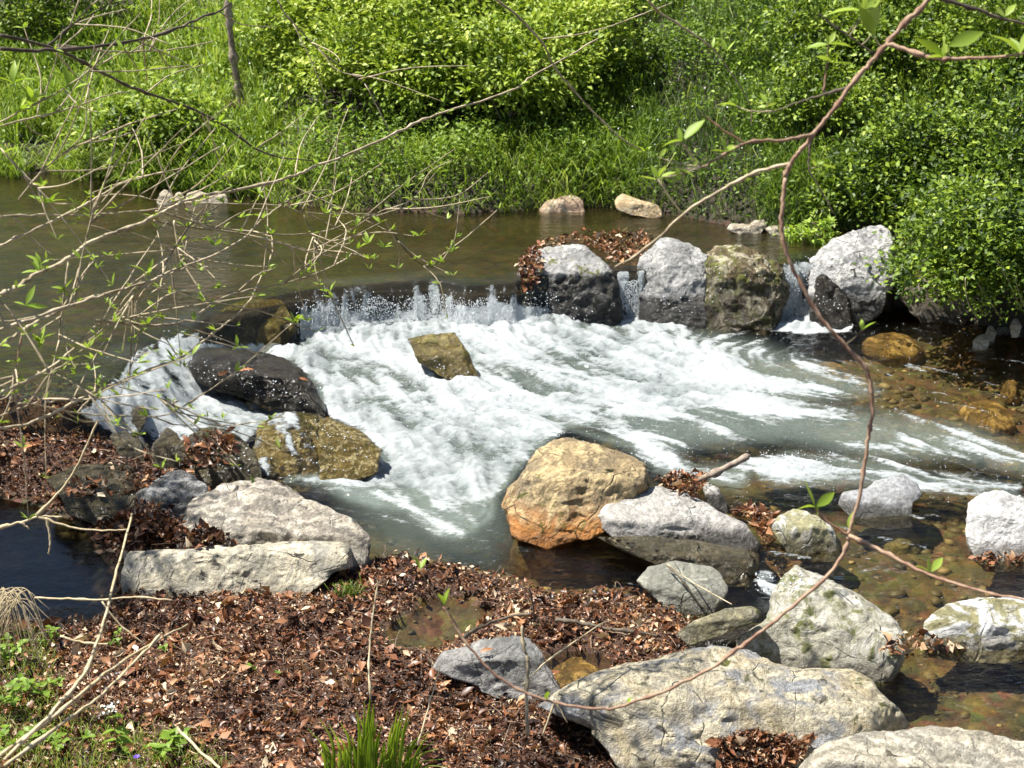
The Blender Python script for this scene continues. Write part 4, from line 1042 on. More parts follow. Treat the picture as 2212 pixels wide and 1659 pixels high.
tint = np.clip(0.36 + 0.22 * np.exp(-(((u - 950) / 420) ** 2 + ((v - 370) / 85) ** 2)) + 0.7 * (fbm(x * 2, y * 2, seed=87) - 0.5) + rng.normal(0, 0.18, n), 0, 1)
V, F, T = leaves_mesh(P, Dr, Nr, 0.022 + 0.030 * rng.rand(n), 0.5 + 0 * P[:, 0], 0.1, tint)
tag(add('bank_weeds', mesh_np('bank_weeds', V, F, M_WEED, False, {'tint': T})), 'low leafy weeds growing between the grass of the far bank', 'weeds', kind='stuff')
print('weeds', n)

# ------------------------------------------------------------------ tubes
def catmull(P, per=6):
    P = np.asarray(P, float)
    if len(P) < 3: 
        return np.array([P[0] + (P[-1] - P[0]) * t for t in np.linspace(0, 1, per + 1)])
    Q = np.concatenate([[2 * P[0] - P[1]], P, [2 * P[-1] - P[-2]]])
    out = []
    for i in range(1, len(Q) - 2):
        for k in range(per):
            t = k / per
            out.append(0.5 * ((2 * Q[i]) + (-Q[i - 1] + Q[i + 1]) * t + (2 * Q[i - 1] - 5 * Q[i] + 4 * Q[i + 1] - Q[i + 2]) * t * t + (-Q[i - 1] + 3 * Q[i] - 3 * Q[i + 1] + Q[i + 2]) * t ** 3))
    out.append(P[-1])
    return np.array(out)
def tube(P, r0, r1, sides=6, knots=True, seed=0):
    P = np.asarray(P, float); n = len(P)
    T = unit(np.gradient(P, axis=0))
    ref = np.array([0.13, 0.3, 0.94]); A = unit(np.cross(T, ref)); B = np.cross(T, A)
    R = np.linspace(r0, r1, n)
    if knots:
        rr = np.random.RandomState(seed).rand(n)
        R = R * np.where(rr > 0.86, 1.5, 0.88 + 0.2 * rr)
        P = P + np.random.RandomState(seed + 5).normal(0, 1, P.shape) * min(r0, .008) * 0.22
    a = np.arange(sides) * 2 * math.pi / sides
    V = P[:, None, :] + R[:, None, None] * (np.cos(a)[None, :, None] * A[:, None, :] + np.sin(a)[None, :, None] * B[:, None, :])
    V = V.reshape(-1, 3)
    i = np.arange(n * sides).reshape(n, sides); j = np.roll(i, -1, 1)
    F = np.stack([i[:-1], j[:-1], j[1:], i[1:]], -1).reshape(-1, 4)
    F = np.concatenate([F[:, [0, 1, 2]], F[:, [0, 2, 3]]])
    c0 = len(V); V = np.concatenate([V, P[:1], P[-1:] + T[-1:] * R[-1]])
    F = np.concatenate([F, np.stack([i[0], np.full(sides, c0), j[0]], -1), np.stack([i[-1], j[-1], np.full(sides, c0 + 1)], -1)])
    return V, F
def join(parts):
    V, F, o = [], [], 0
    for v_, f_ in parts:
        V.append(v_); F.append(f_ + o); o += len(v_)
    return np.concatenate(V), np.concatenate(F)

# ------------------------------------------------------------------ shrubs
def shrub(name, label, u, v, w, h, dep, n, ls, mat, tint0=0.45, seed=0, group=None, nclump=34, lift=0.0, stems=9, cat='shrub', pos=None, hang=0.0, wid=0.55):
    r = np.random.RandomState(seed)
    base = at(u, v, False) if pos is None else np.array(pos, float)
    root = empty(name, tuple(base)); tag(root, label, cat, group)
    cc = unit(r.normal(size=(nclump, 3)) * (1, 1, 0.8)); cc[:, 2] = np.abs(cc[:, 2]) * 1.0 - hang * r.rand(nclump)
    cc = cc * (0.45 + 0.75 * r.rand(nclump) ** 0.8)[:, None] * np.array([w / 2, dep / 2, h]) + (0, 0, lift)
    cr = (0.04 + 0.13 * r.rand(nclump)) * min(1.0, w)
    ci = r.randint(0, nclump, n)
    off = r.normal(size=(n, 3)) * cr[ci][:, None] * (1, 1, 0.6)
    P = cc[ci] + off
    P[:, 2] = np.maximum(P[:, 2], 0.0 - hang)
    Dr = unit(off) + r.normal(0, 0.6, (n, 3)); Nr = np.stack([r.normal(-.1, .45, n), r.normal(-.15, .45, n), np.ones(n)], -1)
    tint = np.clip(tint0 + (r.rand(nclump) - 0.5)[ci] * 0.45 + r.normal(0, 0.20, n), 0, 1)
    V, F, T = leaves_mesh(P, Dr, Nr, ls * (0.6 + 0.8 * r.rand(n)), wid + 0 * P[:, 0], 0.12, tint)
    f = add('foliage', mesh_np('foliage', V, F, mat, False, {'tint': T}), root); f['kind'] = 'stuff'
    tubes = []
    for k in range(stems):
        q = cc[r.randint(nclump)]
        mid = q * 0.5 + r.normal(0, 0.05, 3); mid[2] = abs(mid[2]) + 0.05
        tubes.append(tube(catmull([np.array([0, 0, -0.05]) + r.normal(0, 0.03, 3) * (1, 1, 0), mid, q]), 0.007, 0.002, 5))
    V, F = join(tubes)
    s_ = add('stems', mesh_np('stems', V, F, M_TWIG if seed % 2 else M_TWIGD), root)
    return root

G_SH = 'leafy shrubs of the far bank'
sl = [('shrub with dark gaps just right of the dead sapling', 690, 170, 1.0, 0.55, 0.7, 4200, 0.036, 0.55),
      ('round bright shrub above the dark hollow, left of the bank centre', 830, 205, 1.1, 0.62, 0.8, 5200, 0.036, 0.62),
      ('shrub whose foot shows grey dead stems in the dark hollow', 930, 245, 0.9, 0.50, 0.6, 4200, 0.034, 0.55),
      ('shrub at the right end of the dark hollow in the bank centre', 1090, 250, 1.2, 0.55, 0.7, 5200, 0.036, 0.55),
      ('tall yellowish shrub at the top, a little left of the middle', 960, 95, 1.3, 0.75, 0.9, 5200, 0.038, 0.66),
      ('shrub behind the crossing of the two long bare twigs', 1220, 175, 1.0, 0.5, 0.7, 4200, 0.034, 0.6),
      ('loose shrub at the top edge above the bank centre', 1190, 60, 1.2, 0.6, 0.8, 4000, 0.036, 0.6),
      ('shrub at the top edge between the dead sapling and the centre', 740, 60, 1.2, 0.7, 0.8, 4200, 0.036, 0.58),
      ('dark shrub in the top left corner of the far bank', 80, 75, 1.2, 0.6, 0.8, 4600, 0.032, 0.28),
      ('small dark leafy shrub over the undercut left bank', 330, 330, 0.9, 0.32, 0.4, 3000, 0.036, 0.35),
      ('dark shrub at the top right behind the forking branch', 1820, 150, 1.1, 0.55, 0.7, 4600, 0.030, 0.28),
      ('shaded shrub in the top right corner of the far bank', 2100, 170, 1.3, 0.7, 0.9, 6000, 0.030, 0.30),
      ('small shrub behind the vertical part of the hanging branch', 1760, 290, 0.8, 0.4, 0.5, 3200, 0.028, 0.30)]
for i, (lb, u_, v_, w_, h_, d_, n_, s_, t_) in enumerate(sl):
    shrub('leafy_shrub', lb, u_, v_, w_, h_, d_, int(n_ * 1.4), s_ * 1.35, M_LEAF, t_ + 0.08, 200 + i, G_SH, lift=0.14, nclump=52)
G_HB = 'overhanging bushes of the right bank'
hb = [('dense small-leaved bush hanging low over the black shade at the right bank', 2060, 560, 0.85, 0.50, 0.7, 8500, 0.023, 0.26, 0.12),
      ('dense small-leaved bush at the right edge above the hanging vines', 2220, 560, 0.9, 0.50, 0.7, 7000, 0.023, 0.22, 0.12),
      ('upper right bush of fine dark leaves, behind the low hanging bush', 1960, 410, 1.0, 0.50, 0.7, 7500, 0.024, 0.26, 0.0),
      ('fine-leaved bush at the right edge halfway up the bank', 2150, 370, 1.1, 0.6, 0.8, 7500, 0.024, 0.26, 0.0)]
hb += [('low bush between the jagged boulder and the fine-leaved dark bushes', 1880, 440, 0.7, 0.32, 0.5, 4500, 0.022, 0.30, 0.05), ('bush at the right edge just above the dense hanging one', 2190, 470, 0.9, 0.42, 0.6, 6000, 0.024, 0.32, 0.0)]
for i, (lb, u_, v_, w_, h_, d_, n_, s_, t_, hg) in enumerate(hb):
    P = at(u_, v_, False)
    if i < 2: P = on_z(u_ + 50, 590, 0.40); 
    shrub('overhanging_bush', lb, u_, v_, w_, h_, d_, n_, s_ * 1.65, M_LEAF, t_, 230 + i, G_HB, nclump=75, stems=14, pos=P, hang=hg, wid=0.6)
# bright hanging spray at the bush front
shrub('bright_bush', 'lighter yellow-green spray of the bush just right of the pale jagged boulder', 0, 0, 0.62, 0.30, 0.35, 3800, 0.023, M_LEAFY, 0.2, 240, None, nclump=40, stems=8,
      pos=on_z(2065, 560, 0.42) + np.array([0, -0.12, 0]), hang=0.30)
# small leafy herbs
def herb(name, label, u, v, w, h, n, ls, mat, t0, seed, pos=None, group=None):
    return shrub(name, label, u, v, w, h, w * 0.7, n, ls, mat, t0, seed, group, nclump=14, stems=6, cat='plant', pos=pos, wid=0.45)
herb('bright_herb', 'bright yellow-green herb on the far shore beside the pale jagged boulder', 1757, 512, 0.30, 0.13, 420, 0.045, M_LEAFY, 0.55, 250, pos=on_z(1757, 522, UP))
herb('bright_herb', 'pale yellow weed above the pinkish shore stone', 1330, 400, 0.28, 0.16, 420, 0.03, M_LEAFY, 0.5, 251)

# white flower specks
x, y, z, d, u, v = bank_points(2600)
k = ((u > 1300) & (rng.rand(len(u)) < 0.5)) | (rng.rand(len(u)) < 0.16)
x, y, z = x[k], y[k], z[k]; n = len(x)
V, F, T = leaves_mesh(np.stack([x, y, z + 0.12 + 0.2 * rng.rand(n)], -1), rng.normal(size=(n, 3)), np.stack([0 * x, -0.5 + 0 * x, 1 + 0 * x], -1), 0.010 + 0.008 * rng.rand(n), 0.9 + 0 * x, 0.05, rng.rand(n))
tag(add('white_flowers', mesh_np('white_flowers', V, F, M_WHITE, False, {'tint': T})), 'tiny white flowers sprinkled over the far bank', 'flowers', kind='stuff')

# dead sapling with root clump
base = at(522, 255, False)
root = empty('dead_sapling', tuple(base)); tag(root, 'thin grey leafless sapling rising from a brown root clump on the far left bank', 'tree')
tp = [base]
for (uu, vv) in [(515, 190), (505, 130), (497, 60), (492, 0), (496, -80), (500, -200)]:
    dd = ray(uu, vv); t_ = (base[1] + 0.02 * (255 - vv) / 100) / dd[1]; tp.append(dd * t_ + np.array([0, 0, HC]))
V, F = tube(catmull(np.array(tp) - base), 0.030, 0.020, 8, True, 4)
add('trunk', mesh_np('trunk', V, F, M_BARK), root)
r = np.random.RandomState(9)
tb_ = []
for k in range(150):
    a = r.rand() * 6.28; e = np.array([math.cos(a) * r.uniform(.04, .16), -abs(math.sin(a)) * .16 - .05, r.uniform(-.02, .20)])
    tb_.append(tube(catmull([r.normal(0, .02, 3), e * .6 + r.normal(0, .02, 3), e]), 0.004, 0.0015, 4, False))
V, F = join(tb_)
add('roots', mesh_np('roots', V, F, bark_mat('brown_root', (0.16, 0.09, 0.055), (0.36, 0.24, 0.17))), root)

# hanging roots / vines at right bank
r = np.random.RandomState(19)
vines = [((1990, 560), (2012, 600), (2030, 660)), ((2050, 560), (2075, 610), (2100, 655), (2135, 680)), ((2100, 590), (2130, 640), (2165, 690)), ((2150, 560), (2180, 610), (2204, 665)), ((2190, 590), (2204, 640), (2225, 690)), ((2085, 600), (2090, 650), (2112, 690))]
vl = ['leftmost', 'second from the left', 'third from the left', 'fourth from the left', 'rightmost', 'lowest, most leafless']
for i, vv in enumerate(vines):
    P = np.array([on_z(a, b_, 0.0) for a, b_ in vv]); Y0 = 8.85 - 0.05 * i
    Q = []
    for a, b_ in vv:
        dd = ray(a, b_); t_ = Y0 / dd[1]; Q.append(dd * t_ + np.array([0, 0, HC]))
    Q = np.array(Q); o0 = Q[0]
    root = empty('hanging_vine', tuple(o0)); tag(root, 'thin leafy vine hanging into the shade at the right bank, ' + vl[i], 'vine', 'hanging vines')
    c = catmull(Q - o0)
    V, F = tube(c, 0.003, 0.0015, 4)
    add('stem', mesh_np('stem', V, F, M_TWIG), root)
    n = 90 if i != 5 else 25
    ti = r.randint(0, len(c), n)
    V, F, T = leaves_mesh(c[ti] + r.normal(0, 0.015, (n, 3)), r.normal(size=(n, 3)), np.stack([0 * ti, -.4 + 0 * ti, 1 + 0. * ti], -1), 0.014 + 0.010 * r.rand(n), 0.6 + 0. * ti, 0.1, r.rand(n))
    f = add('foliage', mesh_np('foliage', V, F, M_LEAFY, False, {'tint': T}), root); f['kind'] = 'stuff'

# ------------------------------------------------------------------ leaf litter
def litter(name, label, P, N, big, seed, t0=0.45, mat=M_DRY, cat='dead leaves', size=(0.008, 0.022), bigsize=(0.03, 0.06), tv=None):
    r = np.random.RandomState(seed); n = len(P)
    isb = r.rand(n) < big
    sz = np.where(isb, r.uniform(*bigsize, n), size[0] + (size[1] - size[0]) * r.rand(n) ** 1.7)
    Dr = r.normal(size=(n, 3)) * (1, 1, 0.45); Nr = N + r.normal(0, 0.55, (n, 3)) * (1, 1, 0.3)
    wid = np.where(isb, r.uniform(0.35, 0.75, n), np.where(r.rand(n) < 0.6, r.uniform(0.08, 0.3, n), r.uniform(0.3, 0.75, n)))
    t = np.clip((t0 if tv is None else tv) + r.normal(0, 0.28, n), 0, 1)
    Q = P + N * (r.rand(n) ** 1.5 * 0.022)[:, None]
    V, F, T = leaves_mesh(Q, Dr, Nr, sz, wid, r.uniform(-0.15, 0.5, n), t, r.uniform(-0.4, 0.6, n))
    o = add(name, mesh_np(name, V, F, mat, False, {'tint': T})); tag(o, label, cat, kind='stuff'); return o
r = np.random.RandomState(300)
n = 290000
x = r.uniform(-2.6, 2.2, n); y = r.uniform(4.15, 7.6, n)
z = gsample(GT, x, y); u, v = px(x, y, z)
sN = sdf(NEAR, x, y); sD = sdf(DAM, x, y)
ok = ((sN > -0.03) | (sD > -0.02)) & (z > 0.006 - 0.02 * (r.rand(n) < 0.15)) & (u > -60) & (u < 1650) & (v < 1720) & (z > -0.02)
ok &= ~((sD < -5) & (sN < -0.03) & (r.rand(n) < 0.45 + 0.4 * (u > 120) * (v > 1000) * (v < 1110)))
# a little thinner near the green corner
x, y, z, u, v = [a[ok] for a in (x, y, z, u, v)]
pt = 0.40 + 0.5 * (fbm(x * 2.2, y * 2.2, seed=91) - 0.5)
P = np.stack([x, y, z], -1)
litter('leaf_litter', 'brown carpet of shredded dead leaves on the near bank', P, np.tile([0, 0, 1.0], (len(P), 1)), 0.035, 301, 0.42, tv=np.clip(0.03 + pt + 0.9 * (fbm(x * 5, y * 5, seed=93, oct=4) - 0.5), 0.06, 0.75), size=(0.006, 0.024))
k = r.rand(len(P)) < 0.018 + 0.03 * (v < 1330) * (u > 700)
Pb = P[k]; vb = v[k]
nb_ = len(Pb)
litter('matted_leaves', 'flat curled dead leaves matted over the near bank', Pb + (0, 0, 0.012), np.tile([0, 0, 1.0], (nb_, 1)), 1.0, 302, 0.52, tv=np.clip(0.40 + 0.9 * (fbm(Pb[:, 0] * 3, Pb[:, 1] * 3, seed=94) - 0.4), 0.2, 0.8), bigsize=(0.014, 0.036))
tw_ = []
for q in range(650):
    i_ = r.randint(len(P)); a_ = r.rand() * 6.28; l_ = r.uniform(.03, .13); dv = np.array([math.cos(a_), math.sin(a_), r.normal(0, .12)]) * l_
    tw_.append(tube(catmull([P[i_] + (0, 0, .014), P[i_] + dv * .5 + np.array([r.normal(0, .006), r.normal(0, .006), .02]), P[i_] + dv + (0, 0, .016)], 3), r.uniform(.0012, .003), .0009, 4, False))
V, F = join(tw_)
tag(add('twig_debris', mesh_np('twig_debris', V, F, M_TWIGB)), 'small broken twigs scattered over the dead leaves', 'twigs', kind='stuff')
print('litter', len(P))

def heap(label, poly, n, seed, big=0.1, t0=0.5, thick=0.02, name='leaf_pile', size=(0.008, 0.028)):
    r = np.random.RandomState(seed)
    A = np.array(poly, float); u0, v0 = A.min(0); u1, v1 = A.max(0)
    P, N = [], []
    uu = r.uniform(u0, u1, n * 3); vv = r.uniform(v0, v1, n * 3)
    k = sdf(A, uu, vv) > 0
    for a, b_ in list(zip(uu[k], vv[k]))[:n]:
        p, nn_ = hit(a, b_)
        P.append(p + nn_ * r.rand() * thick); N.append(nn_)
    return litter(name, label, np.array(P), np.array(N), big, seed, t0, size=size)
heap('heap of brown leaves and twigs caught on top of the leftmost weir boulder', [(1140, 556), (1160, 530), (1230, 512), (1330, 508), (1400, 510), (1410, 530), (1370, 560), (1330, 572), (1300, 545), (1250, 526), (1180, 534), (1150, 560)], 1300, 401, 0.15, 0.5)
heap('rust leaves stuck to the upper left side of the black-faced weir boulder', [(1118, 570), (1150, 548), (1172, 556), (1166, 600), (1150, 628), (1128, 620)], 420, 402, 0.3, 0.52)
heap('small drift of dead leaves against the broken log', [(1418, 1040), (1460, 1028), (1520, 1030), (1530, 1050), (1500, 1075), (1440, 1062)], 700, 403, 0.12, 0.45)
heap('drift of dead leaves between the grey slab and the yellow rock', [(1580, 1105), (1625, 1105), (1670, 1115), (1665, 1150), (1670, 1182), (1650, 1180), (1620, 1130)], 600, 404, 0.12, 0.5)
heap('dead leaves filling the hollow under the biggest foreground rock', [(1547, 1600), (1600, 1580), (1690, 1592), (1750, 1606), (1720, 1640), (1700, 1670), (1560, 1670)], 2600, 405, 0.03, 0.5)
heap('dark wet leaves in the notch of the long left ledge', [(190, 1140), (260, 1115), (330, 1135), (420, 1140), (490, 1155), (500, 1170), (440, 1188), (330, 1186), (270, 1195), (230, 1180)], 1500, 406, 0.25, 0.3)
heap('dead leaves washed up below the quartz rock', [(1900, 1400), (1940, 1375), (2040, 1378), (2100, 1400), (2000, 1410), (1960, 1425)], 260, 407, 0.1, 0.6)
heap('dead leaves on the low brown wet rock by the left chute', [(410, 960), (470, 935), (510, 950), (500, 990), (440, 1010), (400, 1000)], 350, 408, 0.4, 0.4)
heap('dead leaves on the dark wet slab at the left', [(140, 1050), (220, 1040), (240, 1070), (180, 1080)], 60, 409, 0.5, 0.6)
heap('small wet leaves at the foot of the white rock', [(2090, 1200), (2140, 1198), (2212, 1202), (2215, 1225), (2120, 1222)], 200, 410, 0.1, 0.55)

# individual large oak leaves
def oak_leaf_mesh():
    half = [(0.0, 0.0), (0.10, 0.03), (0.22, 0.14), (0.30, 0.05), (0.42, 0.20), (0.52, 0.06), (0.64, 0.19), (0.74, 0.06), (0.86, 0.10), (1.0, 0.0)]
    V, F = [], []
    for t_, w_ in half:
        zc = 0.10 * math.sin(t_ * 3.1)
        V += [(t_, w_, zc + w_ * 0.35), (t_, 0, zc), (t_, -w_, zc + w_ * 0.35)]
    for i in range(len(half) - 1):
        a = i * 3
        F += [(a, a + 1, a + 4), (a, a + 4, a + 3), (a + 1, a + 2, a + 5), (a + 1, a + 5, a + 4)]
    V = np.array(V)
    me = mesh_np('oak_leaf', V, np.array(F), M_RUST_LEAF, False, {'tint': np.random.RandomState(2).rand(len(V))})
    return me
oak = oak_leaf_mesh()
ol = [((590, 822), 0.11, -0.3, 'largest rust oak leaf lying on the black wet rock'), ((486, 806), 0.07, 0.4, 'small curled oak leaf at the left end of the black wet rock'),
      ((535, 802), 0.08, 2.8, 'narrow oak leaf in the middle of the black wet rock'), ((650, 822), 0.06, -0.6, 'small oak leaf at the right end of the black wet rock'),
      ((170, 1055), 0.10, 0.5, 'pale brown leaf folded upright on the dark wet slab'), ((198, 1064), 0.08, -0.2, 'pale leaf lying flat beside the folded one on the dark wet slab'),
      ((440, 968), 0.10, 0.2, 'orange leaf on the low brown wet rock'), ((20, 905), 0.09, 1.0, 'orange leaf at the left edge on the leaf bank'),
      ((118, 960), 0.11, 0.7, 'big curled leaf on top of the leaf bank'), ((1140, 1330), 0.085, 1.3, 'orange leaf standing up at the forked dark twig'),
      ((325, 1220 + 240), 0.07, -0.3, 'tan leaf in the litter near the two crossing straw stalks'), ((530, 1585), 0.07, 0.2, 'tan triangular leaf near the foot of the litter, right of the white flower'),
      ((640, 1640), 0.07, 0.9, 'pale cream leaf at the bottom edge left of the grass tuft'), ((400, 1450), 0.06, 0.6, 'orange-brown leaf in the middle of the litter'),
      ((975, 1590), 0.07, 0.4, 'rust leaf beside the right side of the grass tuft'), ((690, 1610), 0.07, 3.0, 'rust leaf touching the left side of the grass tuft'),
      ((1050, 1410), 0.05, 0.3, 'small pink-brown leaf on the half buried grey rock'), ((750, 1350), 0.06, 1.8, 'brown leaf left of the small puddle')]
for (p_, s_, a_, lb) in ol:
    pt_, nr_ = hit(*p_)
    o = add('oak_leaf', oak if True else None, None, tuple(pt_ + nr_ * 0.012 - np.array([s_ / 2 * math.cos(a_), s_ / 2 * math.sin(a_), 0])))
    q = Vector(nr_).to_track_quat('Z', 'Y')
    o.rotation_mode = 'QUATERNION'; o.rotation_quaternion = q @ Matrix.Rotation(a_, 4, 'Z').to_quaternion()
    o.scale = (s_, s_, s_)
    tag(o, lb, 'leaf')

# ------------------------------------------------------------------ sticks and stalks
def path(pts, depth):
    """picture positions at a distance (number, pair or list of forward distances)"""
    n = len(pts)
    if np.isscalar(depth): depth = [depth] * n
    elif len(depth) == 2 and n != 2: depth = np.linspace(depth[0], depth[1], n)
    return np.array([ray(a, b_) * t_ + np.array([0, 0, HC]) for (a, b_), t_ in zip(pts, depth)])
def stick(name, label, P, r0, r1, mat, cat='stick', seed=0, group=None, sides=7):
    P = np.asarray(P); o0 = P[0]
    V, F = tube(catmull(P - o0), r0, r1, sides, True, seed)
    o = add(name, mesh_np(name, V, F, mat), None, tuple(o0)); tag(o, label, cat, group); return o
def ground_path(pts, lift=0.015):
    return np.array([hit(a, b_)[0] + (0, 0, lift) for a, b_ in pts])
Pl = [hit(1508, 1046)[0] + (0, 0, 0.02), on_z(1560, 1015, 0.09), on_z(1614, 985, 0.16)]
stick('broken_log', 'short broken pale log sticking out over the water behind the grey slab', Pl, 0.013, 0.018, M_BARK, 'log', 3, sides=10)
stick('dark_stick', 'dark wet stick lying over the leaves towards the leaning plate', ground_path([(1200, 1352), (1270, 1365), (1350, 1378), (1430, 1388)], 0.03), 0.008, 0.006, M_TWIGD, seed=4)
stick('dark_stick', 'grey stick running from the half buried rock up to the forked twig', ground_path([(1000, 1398), (1050, 1370), (1110, 1350), (1150, 1346)], 0.04), 0.006, 0.006, M_TWIGD, seed=5)
stick('dark_twig', 'thin dark upright forked twig above the orange leaf', [hit(1155, 1345)[0], hit(1155, 1345)[0] + (-0.01, 0, 0.10), hit(1155, 1345)[0] + (-0.03, 0, 0.15), hit(1155, 1345)[0] + (-0.10, 0, 0.14)], 0.004, 0.002, M_TWIGD, 'twig')
stick('dark_twig', 'dark wet twig lying steeply across the flat grey-green stone', [hit(1440, 1236)[0] + (0, 0, 0.03), hit(1470, 1265)[0] + (0, 0, 0.03), hit(1518, 1330)[0] + (0, 0, 0.03)], 0.004, 0.003, M_TWIGD, 'twig')
stick('pale_twig', 'thin twig running right from the flat grey-green stone to the plate', [hit(1440, 1236)[0] + (0, 0, 0.035), hit(1500, 1275)[0] + (0, 0, 0.03), hit(1580, 1316)[0] + (0, 0, 0.02)], 0.003, 0.002, M_TWIG, 'twig')
stick('pale_twig', 'short pale peg standing in the leaves at the water edge', [hit(1328, 1282)[0], hit(1328, 1282)[0] + (0.003, 0, 0.05)], 0.003, 0.002, M_STRAW, 'twig')
stick('grey_twig', 'upright grey twig standing before the half buried grey rock', path([(1140, 1592), (1138, 1500), (1140, 1430), (1132, 1400), (1126, 1352)], 5.0), 0.006, 0.005, M_TWIG, 'twig')
stick('pale_twig', 'pale thin twig slanting up to the right from the upright grey twig', path([(1130, 1480), (1180, 1430), (1250, 1380), (1310, 1340)], (5.0, 5.3)), 0.003, 0.002, M_STRAW, 'twig')
stick('pale_twig', 'small crooked dry twig at the left foot of the biggest rock', path([(1172, 1590), (1190, 1540), (1200, 1520), (1225, 1560)], 4.8), 0.003, 0.002, M_STRAW, 'twig')
stick('pale_twig', 'long thin straw lying along the far side of the litter', path([(75, 1292), (160, 1294), (220, 1296), (290, 1290), (370, 1296)], 5.5), 0.004, 0.003, M_STRAW, 'twig')
stick('pale_twig', 'thin dry twig crossing down right behind the tall straw stalk', path([(220, 1300), (260, 1350), (310, 1390)], 5.2), 0.003, 0.002, M_STRAW, 'twig')
stick('pale_twig', 'light twig lying on the litter below the left greenery', path([(130, 1375), (180, 1388), (232, 1392)], 5.0), 0.004, 0.003, M_STRAW, 'twig')
G_ST = 'dry straw stalks of the lower left corner'
stick('straw_stalk', 'tallest straw stalk, curving from the lower left up past the blue pool', path([(10, 1640), (120, 1530), (190, 1440), (235, 1300), (262, 1200), (285, 1110)], (3.6, 4.3)), 0.0052, 0.0028, M_STRAW, 'stalk', 11, G_ST)
stick('straw_stalk', 'longest low straw stalk rising to the right over the litter', path([(0, 1632), (100, 1560), (210, 1470), (310, 1400), (405, 1350)], (3.6, 4.4)), 0.005, 0.003, M_STRAW, 'stalk', 12, G_ST)
stick('straw_stalk', 'shorter forked straw stalk under the longest low one', path([(10, 1655), (130, 1565), (220, 1500), (290, 1430), (350, 1368)], (3.55, 4.3)), 0.0045, 0.003, M_STRAW, 'stalk', 13, G_ST)
stick('straw_stalk', 'thin upright straw standing above the grass tuft', path([(800, 1510), (797, 1420), (805, 1330), (817, 1255)], (4.7, 4.9)), 0.0035, 0.002, M_STRAW, 'stalk', 14, G_ST)
stick('straw_stalk', 'thin leaning straw right of the grass tuft', path([(902, 1610), (925, 1530), (950, 1440)], (4.6, 4.8)), 0.003, 0.0015, M_STRAW, 'stalk', 15, G_ST)
stick('straw_stalk', 'short straw stalk slanting down at the bottom, right of the white flower', path([(385, 1575), (430, 1620), (475, 1660)], (4.5, 4.3)), 0.0045, 0.004, M_STRAW, 'stalk', 16, G_ST)
# driftwood twig at left pool
bz = path([(0, 1140), (45, 1128), (84, 1116), (130, 1116)], 4.6); o0 = bz[0]
root = empty('bare_twig', tuple(o0)); tag(root, 'pale bare forked twig before the still blue pool', 'twig')
for pts_, r0_ in (([(0, 1140), (45, 1128), (84, 1116), (132, 1117)], .005), ([(84, 1116), (150, 1138), (220, 1146), (275, 1144)], .004), ([(100, 1118), (106, 1150), (108, 1180), (104, 1198)], .004), ([(80, 1114), (130, 1060), (170, 1000), (210, 910)], .005), ([(45, 1128), (62, 1142)], .004)):
    P = path(pts_, 4.6)
    V, F = tube(catmull(P - P[0]), r0_, r0_ * .5, 6, True, 8)
    add('branch', mesh_np('branch', V, F, M_STRAW), root, tuple(P[0] - o0))
# dry arching grass clump left edge
r = np.random.RandomState(55)
c0 = path([(10, 1400)], 4.3)[0]
root = empty('dry_grass_clump', tuple(c0)); tag(root, 'arching clump of dead straw-coloured grass at the left edge', 'grass clump')
for k in range(34):
    e = (r.uniform(-10, 125), r.uniform(1310, 1440)); s0 = (r.uniform(-60, 10), r.uniform(1330, 1400)); mid = ((s0[0] + e[0]) / 2 + 5, r.uniform(1268, 1300))
    P = path([s0, mid, e], r.uniform(4.2, 4.4))
    V, F = tube(catmull(P - P[0], 4), 0.0013, 0.0008, 4, False)
    add('blade', mesh_np('blade', V, F, M_STRAW), root, tuple(P[0] - c0))

# ------------------------------------------------------------------ grass tuft, each blade a part
tuft0 = at(800, 1690, False)
root = empty('grass_tuft', tuple(tuft0)); tag(root, 'tuft of broad fresh green grass blades at the bottom edge', 'grass tuft')
bl = [(690, 1552, -1), (700, 1600, -.6), (735, 1560, -.8), (770, 1535, -.2), (788, 1515, 0), (800, 1500, .1), (808, 1520, .1), (815, 1560, .2), (742, 1610, -.3), (760, 1590, .2), (850, 1560, .2), (858, 1535, .1), (872, 1520, .2), (880, 1560, .3), (895, 1600, .4), (915, 1580, .6), (925, 1585, .8), (960, 1640, 1.2), (780, 1580, 0), (830, 1600, .1), (720, 1630, -.7), (845, 1620, .3), (905, 1630, .8), (935, 1620, 1.0)]
r = np.random.RandomState(66)
bl += [(a + r.normal(0, 14), b_ + abs(r.normal(12, 22)), c_ + r.normal(0, .3)) for a, b_, c_ in bl * 2]
